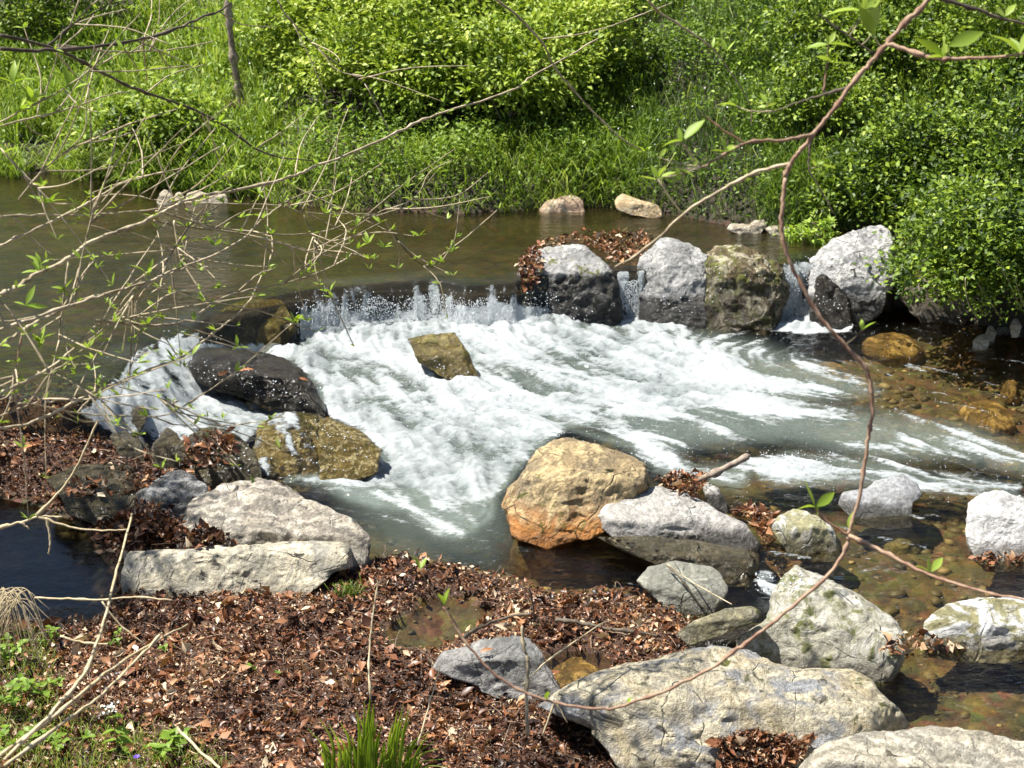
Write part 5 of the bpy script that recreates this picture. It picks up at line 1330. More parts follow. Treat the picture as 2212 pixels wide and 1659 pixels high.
for k, (tu, tv, le) in enumerate(bl):
    b0 = tuft0 + np.array([(tu - 810) / 2212 * 2.9 * 0.8 + r.normal(0, .01), r.normal(0, 0.03), -0.02])
    dd = ray(tu, tv); t_ = (b0[1] - 0.03) / dd[1]; tip = dd * t_ + np.array([0, 0, HC])
    mid = (b0 + tip) / 2 + np.array([-le * 0.02, 0.01, 0.03])
    c = catmull([b0, mid, tip], 5); c = c - b0
    w = 0.0056 * (1 - np.linspace(0, 1, len(c)) ** 2.2) + 0.0006
    a = r.uniform(-.6, .6); S = np.array([math.cos(a), math.sin(a), 0])
    L_ = c - S * w[:, None]; R_ = c + S * w[:, None]; M_ = c + np.array([0, 0.004, 0])
    V = np.stack([L_, M_, R_], 1).reshape(-1, 3); F = []
    for i in range(len(c) - 1):
        q = 3 * i; F += [(q, q + 1, q + 4, q + 3), (q + 1, q + 2, q + 5, q + 4)]
    add('blade', mesh_np('blade', V, np.array(F), M_GRASS, True, {'tint': np.clip(0.45 + r.normal(0, .15) + np.linspace(0, .2, len(V)), 0, 1)}), root, tuple(b0 - tuft0))
# short green tuft near the ledge
def small_tuft(label, u, v, n, hgt, w, seed, kind_t=0.5, thin=0.003):
    r = np.random.RandomState(seed); p0 = hit(u, v)[0]
    P = r.normal(0, w / 3, (n, 3)) * (1, .6, 0)
    V, F, T = blades_mesh(P, hgt * (0.5 + 0.7 * r.rand(n)), np.stack([r.rand(n) * 6.28, 0.3 + 1.1 * r.rand(n)], -1), np.full(n, thin), np.clip(kind_t + r.normal(0, .15, n), 0, 1))
    o = add('small_grass_tuft', mesh_np('small_grass_tuft', V, F, M_GRASS, False, {'tint': T}), None, tuple(p0)); tag(o, label, 'grass tuft')
small_tuft('small dark green tuft at the right end of the mottled left ledge', 752, 1290, 90, 0.07, 0.09, 71, 0.3, 0.003)
# mossy ground cover at the bottom left
n = 16000
x = rng.uniform(-2.4, -0.55, n); y = rng.uniform(4.1, 5.4, n); z = gsample(GT, x, y); u, v = px(x, y, z)
gm = sdf(np.array([(-200, 1330), (40, 1350), (110, 1420), (120, 1520), (190, 1560), (300, 1585), (440, 1620), (500, 1680), (480, 1900), (-300, 1900)], float), u, v)
k = (gm > rng.normal(0, 16, n)) & (rng.rand(n) < 0.8)
x, y, z, u, v = [a[k] for a in (x, y, z, u, v)]; n = len(x)
V, F, T = blades_mesh(np.stack([x, y, z], -1), 0.02 + 0.05 * rng.rand(n), np.stack([rng.rand(n) * 6.28, 0.3 + rng.rand(n)], -1), np.full(n, 0.0022), np.clip(0.6 + rng.normal(0, .2, n), 0, 1))
tag(add('near_grass', mesh_np('near_grass', V, F, M_GRASS, False, {'tint': T})), 'short yellow-green grass in the bottom left corner', 'grass', kind='stuff')

# round-leaved near plants
def near_plant(label, u, v, n, size, spread, height, seed, mat=M_LEAFY, t0=0.35, group=None, name='leafy_plant'):
    r = np.random.RandomState(seed); p0 = at(u, v, False)
    root = empty(name, tuple(p0)); tag(root, label, 'plant', group)
    tb_ = []
    lv = leafshape[1]
    for k in range(n):
        a = r.rand() * 6.28; rr_ = spread * math.sqrt(r.rand()); tip = np.array([rr_ * math.cos(a), rr_ * math.sin(a) * 0.7, height * r.uniform(0.4, 1.0)])
        tb_.append(tube(catmull([np.zeros(3), tip * (0.4, 0.4, 0.7), tip], 4), 0.0016, 0.001, 4, False))
        for q in range(3):
            aa = a + (q - 1) * 1.5 + r.normal(0, .2)
            o = add('leaf', near_leaf_meshes[r.randint(3)], root, tuple(tip))
            o.rotation_euler = (r.normal(0, .3), r.normal(-.15, .3), aa); s_ = size * r.uniform(.7, 1.2); o.scale = (s_, s_, s_)
    V, F = join(tb_); add('stems', mesh_np('stems', V, F, M_WEED, True, {'tint': np.full(len(V), .4)}), root)
    return root
def leaf_shape(profile, bend, mat, name, t0):
    V = []; F = []
    for t_, w_ in profile:
        zc = -bend * t_ * t_
        V += [(t_, w_, zc + w_ * 0.30), (t_, 0, zc), (t_, -w_, zc + w_ * 0.30)]
    for i in range(len(profile) - 1):
        a = i * 3; F += [(a, a + 1, a + 4, a + 3), (a + 1, a + 2, a + 5, a + 4)]
    V = np.array(V)
    return mesh_np(name, V, np.array(F), mat, True, {'tint': np.clip(t0 + 0.15 * V[:, 0], 0, 1)})
lance = [(0, 0.004), (0.12, 0.05), (0.3, 0.12), (0.5, 0.145), (0.7, 0.11), (0.87, 0.05), (1.0, 0.0)]
ovate = [(0, 0.01), (0.1, 0.16), (0.28, 0.30), (0.5, 0.33), (0.72, 0.24), (0.88, 0.12), (1.0, 0.0)]
leafshape = [leaf_shape(lance, b_, M_LEAFY, 'leaf', t_) for b_, t_ in ((0.05, 0.3), (0.25, 0.5), (-0.1, 0.7), (0.4, 0.45))]
near_leaf_meshes = [leaf_shape(ovate, b_, M_LEAFY, 'leaf', t_) for b_, t_ in ((0.1, 0.0), (0.2, 0.15), (0.05, 0.25))]
wide = [leaf_shape([(a, w_ * 1.35) for a, w_ in lance], b_, M_LEAFY, 'leaf', t_) for b_, t_ in ((0.1, 0.35), (0.3, 0.55), (-0.15, 0.75))]
G_NP = 'low leafy plants of the lower left corner'
near = [('leafy plant at the left edge beside the dry grass clump', 20, 1440, 12, 0.030, 0.09, 0.10), ('small sprig just right of the dry grass clump', 110, 1390, 6, 0.024, 0.05, 0.06),
        ('small sprig growing at the foot of the tallest straw stalk', 240, 1395, 6, 0.024, 0.05, 0.06), ('tiny sprig in the litter under the longest low stalk tip', 352, 1408, 5, 0.02, 0.04, 0.04),
        ('bushy plant with pale leaves at the left edge below the dry grass', 25, 1530, 16, 0.032, 0.10, 0.10), ('leafy plant between the left edge and the stalk crossing', 90, 1510, 9, 0.028, 0.07, 0.07),
        ('broad-leaved plant left of the white flower at the bottom edge', 30, 1620, 14, 0.030, 0.10, 0.06), ('low plant right below the tallest stalk base', 140, 1615, 9, 0.026, 0.08, 0.05),
        ('three-leaved plant at the bottom, right of the white flower', 330, 1650, 6, 0.034, 0.06, 0.06), ('low leafy plant halfway between the white flower and the tuft', 375, 1620, 6, 0.034, 0.05, 0.07),
        ('tiny green sprig alone in the middle of the litter', 555, 1450, 4, 0.018, 0.03, 0.03), ('tiny green sprig right of the middle litter, below the other', 600, 1465, 3, 0.014, 0.02, 0.03)]
for i, (lb, u_, v_, n_, s_, sp_, h_) in enumerate(near):
    near_plant(lb, u_, v_, n_, s_, sp_, h_, 500 + i, group=G_NP)
# garlic mustard with white flower
p0 = at(255, 1640, False); root = empty('flowering_plant', tuple(p0)); tag(root, 'slender plant with yellow-green leaves and a small white flower head', 'plant')
hd = np.array([-0.005, 0, 0.19])
V, F = tube(catmull([np.zeros(3), np.array([0.003, 0, .1]), hd]), 0.0022, 0.0014, 5, False); add('stem', mesh_np('stem', V, F, M_WEED, True, {'tint': np.full(len(V), .5)}), root)
for zz, aa, s_ in ((0.07, 3.0, .055), (0.075, 0.1, .055), (.11, 3.4, .05), (.115, -.3, .05), (.155, 2.5, .035), (.16, .6, .035), (.03, 2.8, .05), (.03, .3, .05)):
    o = add('leaf', near_leaf_meshes[1], root, (0, 0, zz)); o.rotation_euler = (0.3, 0.1, aa); o.scale = (s_,) * 3
r = np.random.RandomState(8)
n = 26; Pp = hd + r.normal(0, 0.009, (n, 3))
V, F, T = leaves_mesh(Pp, r.normal(size=(n, 3)), np.tile([0, -.4, 1.], (n, 1)), np.full(n, .011), np.full(n, .8), .05, r.rand(n)); add('flower', mesh_np('flower', V, F, M_WHITE, False, {'tint': T}), root)
p0 = at(298, 1662, False); root = empty('violet_flower', tuple(p0)); tag(root, 'small purple flower at the bottom edge', 'flower')
V, F = tube(catmull([np.zeros(3), np.array([0, 0, .02]), np.array([0, 0, .045])]), .0015, .001, 4, False); add('stem', mesh_np('stem', V, F, M_WEED, True, {'tint': np.full(len(V), .4)}), root)
V, F, T = leaves_mesh(np.tile([0, 0, .045], (6, 1)), np.array([[math.cos(k), math.sin(k), .4] for k in range(6)]), np.tile([0, 0, 1.], (6, 1)), np.full(6, .014), np.full(6, .8), .05, np.full(6, .5)); add('petals', mesh_np('petals', V, F, M_VIOLET, False, {'tint': T}), root)

# ------------------------------------------------------------------ branches before the view
Z1 = lambda L_: [(a * .4, b_ * .4) for a, b_ in L_]
Z2 = lambda L_: [(663.6 + a * .4, b_ * .4) for a, b_ in L_]
Z3 = lambda L_: [(1327.2 + a * .4, b_ * .4) for a, b_ in L_]
Z4 = lambda L_: [(a * .4, 495.5 + b_ * .4) for a, b_ in L_]
Z6 = lambda L_: [(1327.2 + a * .4, 495.5 + b_ * .4) for a, b_ in L_]
Z8 = lambda L_: [(663.6 + a * .4, 995.4 + b_ * .4) for a, b_ in L_]
Z9 = lambda L_: [(1327.2 + a * .4, 995.4 + b_ * .4) for a, b_ in L_]
rl = np.random.RandomState(900)
def branch(root, rloc, P, r0, r1, mat, seed=0, name='branch', label=None):
    V, F = tube(catmull(P - P[0]), r0, r1, 6, True, seed)
    o = add(name, mesh_np(name, V, F, mat), root, tuple(P[0] - rloc))
    if label: o['label'] = label
    return o, P[0]
def put_leaf(br, bl_, p, direction, size, meshes, roll=None):
    o = add('leaf', meshes[rl.randint(len(meshes))], br, tuple(p - bl_))
    q = Vector(direction).to_track_quat('X', 'Z')
    q = q @ Matrix.Rotation(rl.normal(0, 0.5) if roll is None else roll, 4, 'X').to_quaternion()
    o.rotation_mode = 'QUATERNION'; o.rotation_quaternion = q; o.scale = (size,) * 3
    return o
def cluster(br, bl_, p, n, size, meshes, updir=(0, -0.2, 1)):
    for k in range(n):
        a = rl.rand() * 6.28
        d_ = np.array(updir) * rl.uniform(.4, 1.0) + np.array([math.cos(a), 0.6 * math.sin(a), rl.uniform(-.5, .5)]) * 0.85
        put_leaf(br, bl_, p, d_, size * rl.uniform(.6, 1.15), meshes)

lroot_loc = np.array([-3.6, 4.9, 0.2])
lroot = empty('willow_shrub', tuple(lroot_loc)); tag(lroot, 'willow-like shrub reaching in from the left with thin bare branches and fresh leaf tufts', 'shrub')
stemP = np.array([lroot_loc, lroot_loc + (0.1, 0, 0.9), lroot_loc + (0.25, 0.05, 1.8), lroot_loc + (0.3, 0.1, 2.6), lroot_loc + (0.5, .1, 3.4)])
branch(lroot, lroot_loc, stemP, 0.05, 0.02, M_BARK, 1, 'trunk')
LB = [  # points, forward distance, radius, material, leaf tufts
    (Z1([(0, 270), (300, 270), (600, 240), (850, 190), (1050, 110), (1200, 50), (1280, -20)]), (3.9, 4.6), .0070, M_TWIGD),
    (Z1([(0, 190), (250, 250), (420, 320), (600, 420), (760, 490), (960, 560), (1150, 640), (1380, 800), (1520, 850), (1750, 875)]), (4.0, 5.0), .0065, M_TWIGD),
    (Z1([(300, 245), (480, 260), (620, 280), (900, 270), (1150, 225)]), (4.2, 4.8), .0050, M_TWIG),
    (Z1([(240, 265), (400, 130), (560, 40), (640, -20)]), 4.2, .0040, M_TWIGD),
    (Z1([(-60, 700), (0, 680), (200, 630), (400, 580), (560, 520), (700, 495)]), (4.0, 4.6), .0050, M_TWIG),
    (Z1([(-60, 690), (0, 660), (340, 480), (500, 370), (660, 280)]), 4.1, .0045, M_TWIG),
    (Z1([(-60, 1365), (0, 1330), (190, 1240), (380, 1150), (520, 1070), (640, 1000), (800, 950), (980, 910)]), (4.0, 4.7), .0065, M_TWIG),
    (Z1([(-60, 1620), (80, 1560), (190, 1480), (330, 1420), (500, 1300), (740, 1215), (900, 1130), (1080, 1060), (1400, 1000), (1620, 935), (1720, 890), (2050, 760)]) + Z2([(530, 690), (750, 600), (1100, 490), (1210, 415), (1400, 310), (1600, 190)]), (3.8, 5.6), .0085, M_TWIG),
    (Z1([(-60, 1175), (0, 1170), (250, 1160), (500, 1160), (840, 1130), (1000, 1100)]), (4.0, 4.6), .0065, M_TWIG),
    (Z1([(1000, 1100), (1160, 1100), (1500, 1110), (1660, 1150), (2000, 1155)]), (4.6, 5.0), .0040, M_TWIG),
    (Z1([(380, 1160), (600, 1050), (900, 1090), (1000, 1110)]), 4.5, .0035, M_TWIG),
    (Z1([(830, 1190), (1000, 1225), (1300, 1260), (1550, 1320), (1700, 1360), (1820, 1380)]), (4.5, 4.9), .0045, M_TWIG),
    (Z1([(840, 1140), (1100, 1210), (1300, 1250), (1500, 1265), (1700, 1260), (1900, 1200), (2020, 1150)]), (4.5, 5.1), .0045, M_TWIG),
    (Z1([(-60, 1800), (350, 1659), (600, 1580), (800, 1520), (960, 1450), (1150, 1380), (1320, 1280), (1420, 1180), (1520, 1110)]), (3.8, 4.6), .0060, M_TWIG),
    (Z4([(-60, 680), (0, 630), (150, 530), (300, 450), (420, 390), (600, 340), (750, 300), (960, 225), (1050, 175)]), (3.8, 4.5), .0070, M_TWIG),
    (Z4([(-60, 930), (0, 890), (150, 810), (270, 750), (400, 640), (510, 530), (600, 480), (800, 360), (890, 290)]), (3.7, 4.4), .0060, M_TWIG),
    (Z4([(-60, 1040), (0, 1010), (150, 950), (230, 915), (270, 830), (290, 760)]), 3.8, .0045, M_TWIG),
    (Z4([(-60, 1085), (0, 1075), (150, 1050), (330, 970), (480, 890), (640, 830), (790, 760), (960, 700), (1100, 600), (1230, 500), (1340, 400), (1400, 280), (1470, 120), (1460, 0)]), (3.7, 4.9), .0060, M_TWIG),
    (Z4([(500, 490), (620, 500), (780, 520), (950, 510), (1080, 450), (1200, 370), (1330, 330), (1500, 300), (1700, 240), (1850, 170), (1930, 110)]), (4.1, 4.9), .0045, M_TWIG),
    (Z4([(200, 770), (340, 800), (480, 890), (580, 940)]), 4.0, .0035, M_TWIG),
    (Z4([(100, 940), (200, 950), (350, 980), (500, 1000), (800, 1010), (900, 1000), (980, 960), (1070, 915)]), (4.0, 4.5), .0035, M_TWIG),
    (Z4([(640, 850), (860, 910), (980, 970)]), 4.4, .0025, M_TWIGD),
    (Z4([(370, 170), (340, 400), (320, 600), (350, 800)]), 4.1, .0040, M_TWIG),
    (Z1([(940, 1190), (955, 1300), (975, 1400), (1000, 1380), (985, 1300)]), 4.5, .0035, M_TWIG),
    (Z1([(1500, 0), (1560, 100), (1750, 290), (1900, 400), (2000, 480), (2060, 600)]), 5.2, .0035, M_TWIGD),
    (Z2([(1000, -20), (1150, 100), (1270, 230), (1330, 350), (1450, 500), (1580, 640), (1700, 750), (1820, 820)]), (4.6, 5.0), .0050, M_TWIG),
    (Z2([(1270, 210), (1440, 190), (1640, 140), (1850, 60), (1960, 20)]), 4.8, .0030, M_TWIG),
    (Z2([(1840, 0), (1895, 60), (2050, 160), (2190, 260)]) + Z3([(620, 380), (730, 560), (740, 680)]), (4.6, 4.9), .0040, M_TWIG),
    (Z2([(400, 1150), (450, 1240), (540, 1360), (620, 1430), (690, 1440), (730, 1420)]), 5.0, .0028, M_TWIGD),
    (Z2([(-20, 1350), (50, 1340), (200, 1260), (400, 1140), (560, 1080), (720, 900)]), 5.0, .0030, M_TWIG),
    (Z1([(1580, 0), (2212, 1659 * 0)]), 5.0, .0001, M_TWIG),
    (Z1([(0, 800), (150, 960), (230, 1040)]), 4.0, .0035, M_TWIG),
    (Z1([(100, 1080), (250, 900), (420, 790), (580, 690)]), 4.2, .0035, M_TWIG),
    (Z1([(1640, 1160), (1690, 1280), (1720, 1370)]), 4.8, .003, M_TWIGD),
    (Z1([(1100, 1130), (980, 1280), (860, 1480), (760, 1560)]), 4.4, .0030, M_TWIGD),
    (Z4([(700, 200), (720, 330), (740, 470)]), 4.2, .0025, M_TWIG),
    (Z4([(120, 560), (90, 720), (60, 860)]), 3.9, .0030, M_TWIGR),
    (Z4([(480, 600), (620, 490), (700, 470)]), 4.2, .0030, M_TWIG),
    (Z1([(400, 1659), (440, 1400), (480, 1230), (510, 1090)]), 4.1, .0030, M_TWIG),
]
LBobj = []; EX = []
for i, (pts_, dep, rad, mt) in enumerate(LB):
    if len(pts_) < 3: continue
    P = path(pts_, dep)
    if pts_[0][0] < 0:   # join the trunk off to the left
        k = np.argmin(np.abs(catmull(stemP)[:, 2] - (P[0][2] + 0.0)))
        dirn = P[0] - P[2]; dirn = dirn / np.linalg.norm(dirn)
        e1 = P[0] + dirn * 0.35; e2 = catmull(stemP)[k] * 0.45 + (P[0] + dirn * 0.7) * 0.55
        P = np.concatenate([[catmull(stemP)[k]], [e2], [e1], P])
    br, bl_ = branch(lroot, lroot_loc, P, rad * 0.80, rad * 0.34, mt, i)
    LBobj.append((br, bl_, catmull(P), i))
rs = np.random.RandomState(88)
for br, bl_, c, i in list(LBobj):
    cu, cv = px(c[:, 0], c[:, 1], c[:, 2])
    for rep in range(6):
        k = rs.randint(5, len(c) - 2)
        if not (0 < cu[k] < 1000 and 0 < cv[k] < 950): continue
        tdir = unit(c[k + 1] - c[k - 1]); L_ = rs.uniform(.12, .38)
        sd_ = unit(tdir + np.array([rs.normal(0, .5), rs.normal(0, .3), rs.choice([-1, 1]) * rs.uniform(.3, .9)]))
        P = np.array([c[k], c[k] + sd_ * L_ * .5 + (0, 0, .01), c[k] + sd_ * L_ + np.array([rs.normal(0, .03), 0, rs.normal(0.02, .03)])])
        b2, l2_ = branch(lroot, lroot_loc, P, .0025, .0011, M_TWIG, 100 + i)
        EX.append((b2, l2_, P[2])); EX.append((b2, l2_, P[1])) if rs.rand() < .4 else None
# leaf tufts: nearest branch point to these picture positions
tufts = [(105, 440, 6, .050), (165, 455, 4, .04), (28, 180, 6, .055), (70, 215, 4, .05), (155, 200, 4, .06), (75, 235, 3, .06), (305, 165, 5, .06), (90, 590, 5, .035), (55, 660, 4, .045), (88, 570, 4, .04),
         (85, 740, 6, .04), (60, 720, 5, .035), (130, 790, 4, .03), (160, 485, 4, .03), (210, 580, 5, .03), (255, 560, 5, .03), (395, 575, 4, .025), (318, 590, 3, .04), (465, 530, 7, .032), (440, 520, 5, .03),
         (570, 480, 5, .03), (590, 505, 4, .03), (470, 270, 5, .04), (455, 300, 5, .04), (480, 380, 4, .05), (430, 440, 4, .03), (795, 525, 8, .034), (830, 535, 6, .03), (770, 500, 6, .034), (905, 510, 5, .03),
         (950, 560, 6, .032), (975, 545, 5, .034), (930, 575, 4, .03), (640, 700, 3, .03), (460, 645, 4, .02), (350, 690, 4, .03), (295, 700, 5, .035), (300, 720, 4, .03), (375, 770, 6, .035), (400, 775, 4, .03),
         (195, 800, 4, .03), (210, 830, 4, .025), (230, 840, 3, .025), (145, 620, 4, .03), (150, 640, 4, .028), (50, 240, 3, .06), (135, 170, 3, .05), (175, 560, 3, .03), (560, 420, 4, .04), (725, 240, 4, .04), (1130, 190, 5, .04), (1115, 170, 5, .045),
         (690, 290, 4, .04), (845, 500, 5, .03), (880, 405, 4, .035), (940, 370, 3, .05), (1010, 200, 4, .04), (640, 330, 4, .035), (620, 360, 4, .03), (20, 330, 4, .05), (480, 905, 3, .03), (448, 900, 3, .025), (560, 590, 3, .025), (700, 470, 5, .03), (520, 470, 4, .03), (255, 450, 3, .03),
         (1540, 105, 6, .035), (1570, 110, 5, .035), (1620, 75, 4, .04), (1395, 330, 3, .03), (1280, 80, 4, .035)]
def nearest(u, v, objs):
    best = (1e9, None, None, None)
    for br, bl_, c, _ in objs:
        cu, cv = px(c[:, 0], c[:, 1], c[:, 2]); d_ = np.hypot(cu - u, cv - v); k = d_.argmin()
        if d_[k] < best[0]: best = (d_[k], br, bl_, c[k])
    return best
rt = np.random.RandomState(41)
for br, bl_, c, i in LBobj:
    cu, cv = px(c[:, 0], c[:, 1], c[:, 2])
    for k in range(6, len(c), 9):
        if rt.rand() < 0.5 and 0 < cu[k] < 1500 and cv[k] < 950: tufts.append((cu[k], cv[k], rt.randint(2, 5), rt.uniform(.022, .036)))
for (u_, v_, n_, s_) in tufts:
    d_, br, bl_, p = nearest(u_, v_, LBobj)
    t_ = (p[1] * CT - (p[2] - HC) * ST)
    q = ray(u_, v_) * t_ + np.array([0, 0, HC])
    cluster(br, bl_, p if d_ < 12 else q, n_, s_ * 1.1, leafshape)

for b2, l2_, p_ in EX: cluster(b2, l2_, p_, rs.randint(2, 5), rs.uniform(.018, .036), leafshape)
rroot_loc = np.array([2.9, 3.3, 0.9])
rroot = empty('young_tree', tuple(rroot_loc)); tag(rroot, 'young tree whose long thin branch loops down across the right half, with big fresh leaves', 'tree')
stemR = np.array([rroot_loc, rroot_loc + (0.0, 0, 1.0), rroot_loc + (-0.1, 0, 1.9), rroot_loc + (-0.25, 0, 2.8)])
branch(rroot, rroot_loc, stemR, 0.05, 0.02, M_BARK, 2, 'trunk')
main = Z3([(1700, 0), (1580, 110), (1470, 240), (1380, 340), (1270, 470), (1170, 610), (1080, 720), (1000, 820), (950, 880), (920, 960), (910, 1100), (905, 1240), (930, 1370), (990, 1500)]) + \
    Z6([(1100, 460), (1220, 600), (1350, 740), (1385, 840), (1390, 1000), (1375, 1100), (1350, 1250), (1330, 1420), (1290, 1560)]) + \
    Z9([(1265, 400), (1240, 500), (1130, 640), (960, 790), (800, 920), (690, 1000), (520, 1120), (300, 1230), (80, 1310)]) + Z8([(1600, 1340), (1400, 1320), (1200, 1260), (1050, 1180), (950, 1090), (850, 970), (790, 870), (740, 790)])
P = path([(2120, -160), (2050, -60)] + main, (3.3, 3.5))
P = np.concatenate([[stemR[3]], P])
RB = []
def addR(P, r0, r1, mt, seed):
    br, bl_ = branch(rroot, rroot_loc, P, r0, r1, mt, seed); RB.append((br, bl_, catmull(P), seed))
n1 = 26
addR(P[:13], .0066, .0048, M_TWIGR, 1)
addR(P[12:27], .0050, .0042, M_TWIGR, 2)
addR(P[26:], .0046, .0026, M_TWIGR, 3)
for i, (pts_, dep, rad, mt) in enumerate([
    (Z3([(1080, 720), (930, 755), (730, 765), (600, 830), (470, 900)]), (3.34, 3.2), .0045, M_TWIGR),
    (Z3([(950, 880), (800, 920), (680, 970), (520, 1060), (370, 1160), (230, 1290), (100, 1390), (0, 1440)]), (3.35, 3.5), .0045, M_TWIG),
    (Z3([(1470, 240), (1650, 290), (1780, 320), (2000, 310), (2300, 290)]), (3.32, 3.2), .0055, M_TWIGR),
    (Z3([(1270, 470), (1130, 510), (1000, 550), (870, 600)]), (3.33, 3.5), .0032, M_TWIGD),
    (Z3([(1730, -20), (1950, 50), (2100, 100), (2300, 150)]), 3.3, .0050, M_TWIGD),
    (Z3([(1130, 500), (1140, 400), (1150, 330)]), 3.42, .0028, M_TWIGR),
    (Z3([(700, 770), (600, 710), (520, 650), (470, 610)]), 3.25, .0026, M_TWIGR),
    (Z3([(1400, 290), (1300, 220), (1200, 150), (1100, 70)]), 3.4, .0026, M_TWIGD),
    (Z9([(1265, 400), (1450, 490), (1640, 590), (1800, 650), (2000, 710), (2300, 770)]), (3.42, 3.2), .0048, M_TWIGR),
    (Z9([(1265, 400), (1150, 330), (1080, 250)]), 3.42, .0038, M_TWIGR),
    (Z3([(1060, 740), (1050, 900), (1100, 1000), (1160, 1110), (1200, 1180)]), 3.5, .0024, M_TWIGD),
    (Z3([(870, 600), (730, 600), (650, 570)]), 3.5, .0022, M_TWIG)]):
    addR(path(pts_, dep), rad, rad * .5, mt, 10 + i)
big = [  # base position, tip position of each large leaf of the right branch
    (Z3([(490, 600), (420, 545)]), 0), (Z3([(370, 760), (480, 640)]), 0), (Z3([(370, 760), (255, 760)]), 1), (Z3([(365, 770), (345, 690)]), 0), (Z3([(665, 575), (560, 535)]), 1), (Z3([(825, 560), (790, 500)]), 0), (Z3([(825, 570), (870, 560)]), 2), (Z3([(825, 575), (775, 570)]), 1),
    (Z3([(240, 970), (320, 910)]), 1), (Z3([(235, 970), (140, 965)]), 2), (Z3([(235, 965), (200, 890)]), 0), (Z3([(240, 960), (265, 885)]), 1), (Z3([(350, 910), (440, 950)]), 0), (Z3([(330, 900), (360, 970)]), 1), (Z3([(430, 910), (440, 860)]), 2), (Z3([(240, 850), (280, 800)]), 1),
    (Z3([(600, 820), (590, 730)]), 1), (Z3([(600, 820), (665, 765)]), 1), (Z3([(600, 820), (520, 805)]), 0), (Z3([(725, 780), (730, 830)]), 1), (Z3([(730, 950), (775, 915)]), 1),
    (Z3([(1155, 240), (1275, 222)]), 1), (Z3([(1155, 240), (1040, 250)]), 0), (Z3([(1155, 240), (1150, 170)]), 1), (Z3([(1155, 240), (1190, 180)]), 2), (Z3([(1180, 340), (1100, 285)]), 1), (Z3([(1180, 340), (1290, 335)]), 0), (Z3([(1180, 330), (1190, 390)]), 1),
    (Z3([(1405, 200), (1330, 30)]), 0), (Z3([(1390, 180), (1400, 20)]), 2), (Z3([(1345, 60), (1150, 30)]), 1), (Z3([(1345, 60), (1350, -60)]), 2), (Z3([(1350, 60), (1440, -20)]), 1),
    (Z3([(1780, 310), (1640, 200)]), 0), (Z3([(1780, 310), (1760, 180)]), 2), (Z3([(1780, 310), (1690, 290)]), 1), (Z3([(1800, 250), (1990, 170)]), 0), (Z3([(1770, 310), (1805, 225)]), 1),
    (Z3([(2190, 290), (2070, 150)]), 1), (Z3([(2190, 290), (2250, 160)]), 2), (Z3([(2190, 290), (2140, 200)]), 0), (Z3([(2110, 90), (2050, 40)]), 2), (Z3([(2110, 90), (2165, 10)]), 1), (Z3([(1690, 40), (1720, 0)]), 0),
    (Z9([(1085, 250), (1010, 120)]), 2), (Z9([(1085, 250), (1190, 170)]), 0), (Z9([(1085, 250), (980, 235)]), 1), (Z9([(1085, 240), (1110, 290)]), 1), (Z9([(1270, 380), (1285, 280)]), 1), (Z9([(1700, 600), (1640, 550)]), 1), (Z9([(1710, 600), (1775, 515)]), 1), (Z9([(1700, 600), (1690, 530)]), 2),
    (Z6([(1335, 545), (1405, 495)]), 0), (Z6([(1335, 545), (1340, 480)]), 1), (Z8([(740, 780), (760, 690)]), 0), (Z8([(740, 780), (720, 700)]), 1), (Z8([(610, 590), (640, 520)]), 0), (Z8([(610, 590), (590, 510)]), 1), (Z8([(1290, 1290), (1300, 1240)]), 0), (Z9([(70, 1310), (90, 1270)]), 1),
    (Z3([(1080, 900), (1130, 870)]), 0), (Z3([(1080, 900), (1190, 880)]), 1), (Z3([(1090, 900), (1070, 870)]), 2)]
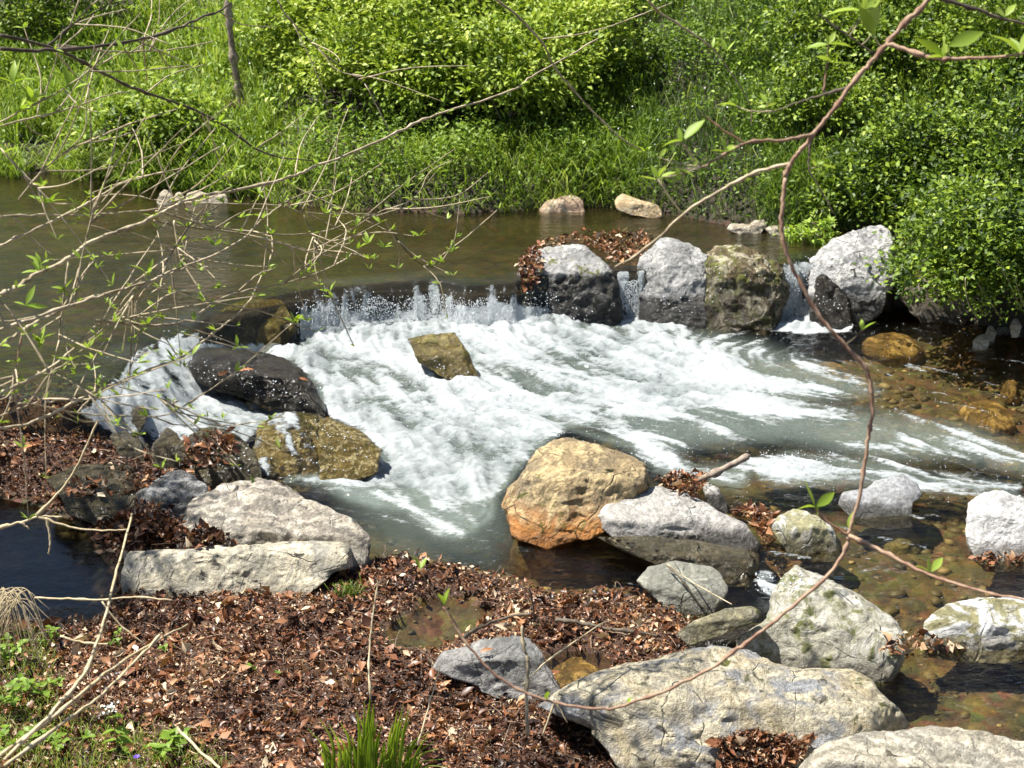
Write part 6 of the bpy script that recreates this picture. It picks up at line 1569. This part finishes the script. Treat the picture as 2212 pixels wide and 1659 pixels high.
for (a_, b_), mi in big:
    d_, br, bl_, p = nearest(a_[0], a_[1], RB)
    t_ = (p[1] * CT - (p[2] - HC) * ST)
    q0 = ray(*a_) * t_ + np.array([0, 0, HC]); q1 = ray(*b_) * (t_ - rl.uniform(-0.02, 0.02)) + np.array([0, 0, HC])
    if d_ > 14:    # a small stalk ties the leaf to the twig
        V, F = tube(catmull(np.array([p, (p + q0) / 2 + (0, 0, -.004), q0]) - p, 3), .0016, .0010, 4, False)
        add('leaf_stalk', mesh_np('leaf_stalk', V, F, M_TWIG), br, tuple(p - bl_))
    s_ = np.linalg.norm(q1 - q0)
    put_leaf(br, bl_, q0, q1 - q0, s_ * 1.05, [wide[mi]], roll=rl.normal(0.2, 0.5))

# ------------------------------------------------------------------ tree above the left side, its crown shades the still pool
tb0 = np.array([-5.4, 7.2, 0.35])
root = empty('streamside_tree', tuple(tb0)); tag(root, 'streamside tree standing just left of the view, shading the still pool', 'tree')
V, F = tube(catmull([np.zeros(3), np.array([.1, 0, 1.4]), np.array([.5, -.1, 2.6]), np.array([1.2, -.7, 3.6])]), .12, .05, 10, True, 3); add('trunk', mesh_np('trunk', V, F, M_BARK), root)
r = np.random.RandomState(77)
CC = []
for k in range(46):
    c = np.array([r.uniform(-5.0, -3.3), r.uniform(5.5, 7.2), r.uniform(2.6, 3.9)]); CC.append(c)
CC = np.array(CC)
tb_ = [tube(catmull([np.array([.5, -.1, 2.6]), (c - tb0) * .5 + np.array([.3, 0, 1.4]), c - tb0]), .012, .003, 5) for c in CC]
V, F = join(tb_); add('limbs', mesh_np('limbs', V, F, M_BARK), root)
n = 9000; ci = r.randint(0, len(CC), n)
P = CC[ci] + r.normal(0, .15, (n, 3)) - tb0
V, F, T = leaves_mesh(P, r.normal(size=(n, 3)), np.stack([r.normal(0, .4, n), r.normal(0, .4, n), np.ones(n)], -1), .04 + .04 * r.rand(n), .45 + 0 * P[:, 0], .1, np.clip(.5 + r.normal(0, .15, n), 0, 1))
f = add('crown', mesh_np('crown', V, F, M_LEAF, False, {'tint': T}), root); f['kind'] = 'stuff'
print('objects', len(bpy.data.objects))
